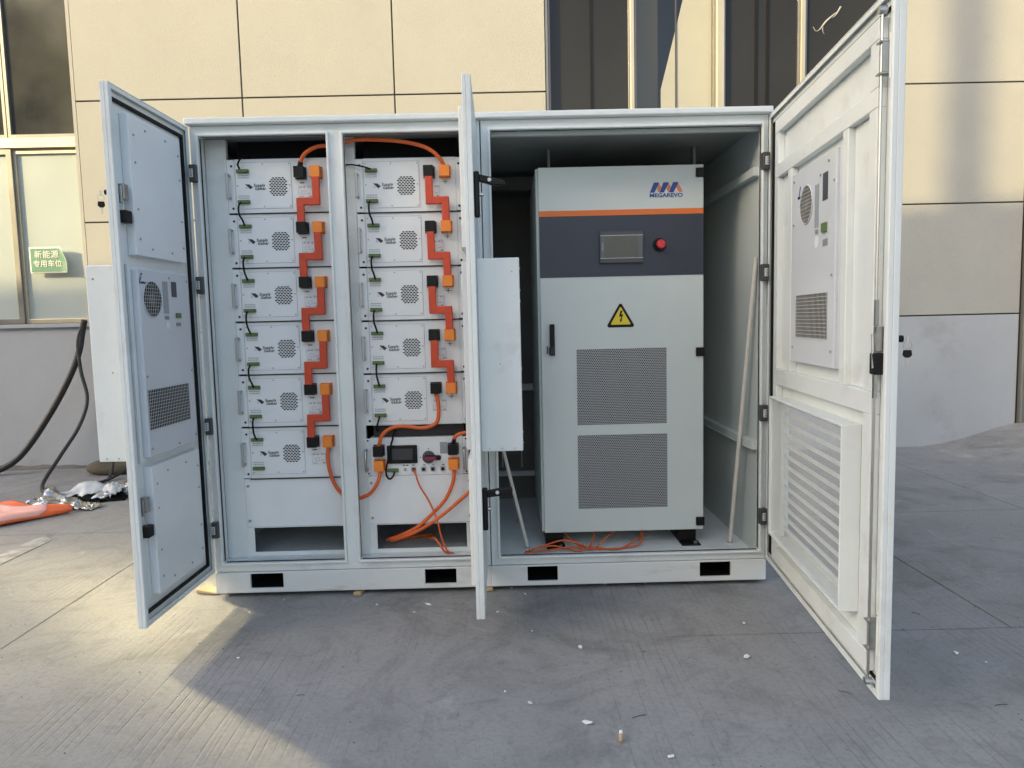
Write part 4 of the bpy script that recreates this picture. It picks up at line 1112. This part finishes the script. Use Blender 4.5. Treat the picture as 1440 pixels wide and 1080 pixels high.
# orange tarpaulin lying folded at the edge of the view
def cloth(name, m_, nx, ny, fn, parent=None, thick=.003, loc=None):
    vs = []; fs = []
    for i in range(nx+1):
        for j in range(ny+1): vs.append(fn(i/nx, j/ny))
    for i in range(nx):
        for j in range(ny): fs.append((i*(ny+1)+j, (i+1)*(ny+1)+j, (i+1)*(ny+1)+j+1, i*(ny+1)+j+1))
    o = MB().add(vs, fs).build(name, m_, parent, smooth=True, loc=loc)
    s = o.modifiers.new('thick', 'SOLIDIFY'); s.thickness = thick; s.offset = 1
    return o
tp = tag(empty('orange_tarpaulin', (-2.20, 1.58, 0)), 'crumpled orange tarpaulin with a faded pink fold lying on the concrete', 'tarpaulin')
def tarp(u, v):
    x = -1.3 + u*1.86
    back = .30 - .05*math.sin(u*4) - .34*max(0, u-.62)/.38
    front = -.36 + .16*math.sin(u*7.2+.4) - .02*u + .20*max(0, u-.85)/.15
    y = front + (back-front)*v
    arch = .085*math.exp(-((u-.56)/.10)**2)*(1-v)**1.5
    z = .010 + .085*math.sin(min(1, v*1.15)*math.pi*.92)**.8*(.72+.28*math.sin(u*6.5+.6)) + arch + .026*abs(math.sin(u*13+v*4))*math.sin(v*math.pi) + .016*abs(math.sin(v*9+u*11)) + .008*math.sin(u*31-v*8)
    return (x + .03*math.sin(v*7), y + .02*math.sin(u*13), max(.006, z*(1-.55*max(0, u-.8)/.2)))
cloth('sheet', ORTARP, 70, 30, tarp, tp)
def fold(u, v):
    x, y, z = tarp(.775 + u*.165, .02 + v*(.62-.25*u)); return (x, y-.004, z+.006)
cloth('folded_corner', PINKTARP, 16, 12, fold, tp)
# foil and film heap
fo = tag(empty('foil_heap', (-1.75, 2.0, 0)), 'heap of crumpled silver foil and white film beside the orange tarpaulin', 'foil')
rnd = random.Random(5)
def crumple(seed, x0, y0, L_, W_, ang, hgt, base=.0):
    rr = random.Random(seed); ph = [rr.uniform(0, 6.28) for _ in range(8)]
    jit = {}
    def f(u, v):
        k = (round(u*100), round(v*100))
        if k not in jit: jit[k] = (rr.uniform(-1, 1), rr.uniform(-1, 1), rr.uniform(-1, 1))
        a, b, c = jit[k]
        lx = (u-.5)*L_ + a*.012; ly = (v-.5)*W_ + b*.012
        z = base + .008 + hgt*(math.sin(u*math.pi)**.6*(.55+.3*math.sin(u*11+ph[0]+v*3)) * (.35+.65*math.sin(v*math.pi))) + c*.016
        return (x0 + lx*math.cos(ang)-ly*math.sin(ang), y0 + lx*math.sin(ang)+ly*math.cos(ang), max(.004, z))
    return f
for k, (m_, x0, y0, L_, W_, an, hg, bs) in enumerate(((FOILP, .02, .02, .50, .26, .55, .11, .02), (FOIL, -.20, -.10, .30, .22, .2, .12, 0), (FOIL, -.10, -.22, .34, .20, -.2, .08, 0),
        (FOIL, .18, .10, .52, .30, .7, .10, 0), (FOILP, .20, -.02, .16, .15, 1.1, .10, .03), (FOIL, .10, -.30, .28, .14, -.1, .05, 0), (DARK, .05, -.08, .50, .22, .3, .05, 0), (FOIL, .30, .32, .36, .26, .9, .13, .02))):  # the near-black sheet imitates shadows inside the heap
    cloth('heap_sheet', m_, 15, 10, crumple(k+3, x0, y0, L_, W_, an, hg, bs), fo, .0015)
# black supply cables hanging down the wall
cable_thing('supply_cable', 'thick black cable hanging from the window sill and sweeping away along the wall foot',
    [(-2.31, 3.05, 1.32), (-2.34, 3.05, 1.20), (-2.37, 3.04, 1.05), (-2.44, 3.02, .86), (-2.60, 3.0, .57), (-2.82, 2.96, .24), (-2.97, 2.92, .09), (-3.15, 2.88, .03), (-3.5, 2.85, .026), (-4.2, 2.85, .026)], .026, m_=CABBLK, group='black cables by the wall')
cable_thing('supply_cable', 'thinner black cable hanging down the wall and running to the foil heap',
    [(-2.33, 3.04, 1.27), (-2.37, 3.03, 1.12), (-2.35, 3.01, .88), (-2.29, 2.97, .64), (-2.31, 2.86, .42), (-2.36, 2.68, .22), (-2.36, 2.45, .06), (-2.28, 2.28, .018), (-2.14, 2.12, .016), (-1.96, 2.0, .016), (-1.70, 1.98, .016)], .015, m_=CABBLK, group='black cables by the wall')
# canvas bundle half hidden behind the open door
cb = tag(empty('canvas_bundle', (-2.05, 2.92, 0)), 'olive canvas bundle on the ground behind the open battery door', 'bundle')
def bun(u, v):
    t = u*2*math.pi; ph = (v-.5)*math.pi
    return (.26*math.cos(ph)*math.cos(t)*(1+.08*math.sin(3*t)), .16*math.cos(ph)*math.sin(t)*(1+.1*math.sin(2*t+1)), max(.0, .045+.07*math.sin(ph)*(1+.12*math.sin(4*t+v*5))))
cloth('canvas', OLIVE, 32, 14, bun, cb)
MB().tube([(.05, -.14, .12), (.09, -.24, .06), (.12, -.36, .018), (.10, -.5, .014)], .012).build('strap_cord', CABBLK, cb)
MB().tube([(.22, -.10, .10), (.18, -.24, .05), (.13, -.38, .016)], .012).build('strap_cord', CABBLK, cb)

# fine grit and crumbs scattered over the concrete
rg = random.Random(11)
for nm, m_, n_, lab in (('grit', DIRT, 420, 'dark grit and crumbs strewn thinly over the concrete yard'), ('dust', PAPERG, 160, 'pale crumbs strewn thinly over the concrete yard')):
    mb = MB()
    for k in range(n_):
        x = rg.uniform(-2.4, 4.6); y = rg.uniform(-1.7, 3.0) if rg.random() < .35 else rg.uniform(-1.7, .0)
        if -.02 < x < 2.52 and -.02 < y < 1.25: continue
        q = rg.uniform(.0012, .0036); a = rg.uniform(0, 6.28); p3 = [(x+q*math.cos(a+t)*rg.uniform(.6, 1.5), y+q*math.sin(a+t)*rg.uniform(.6, 1.5), .0005) for t in (0, 1.6, 3.1, 4.7)]
        mb.add(p3 + [(x, y, .001+q*.9)], [(0, 1, 4), (1, 2, 4), (2, 3, 4), (3, 0, 4), (3, 2, 1, 0)])
    tag(mb.build(nm, m_), lab, nm, kind='stuff')
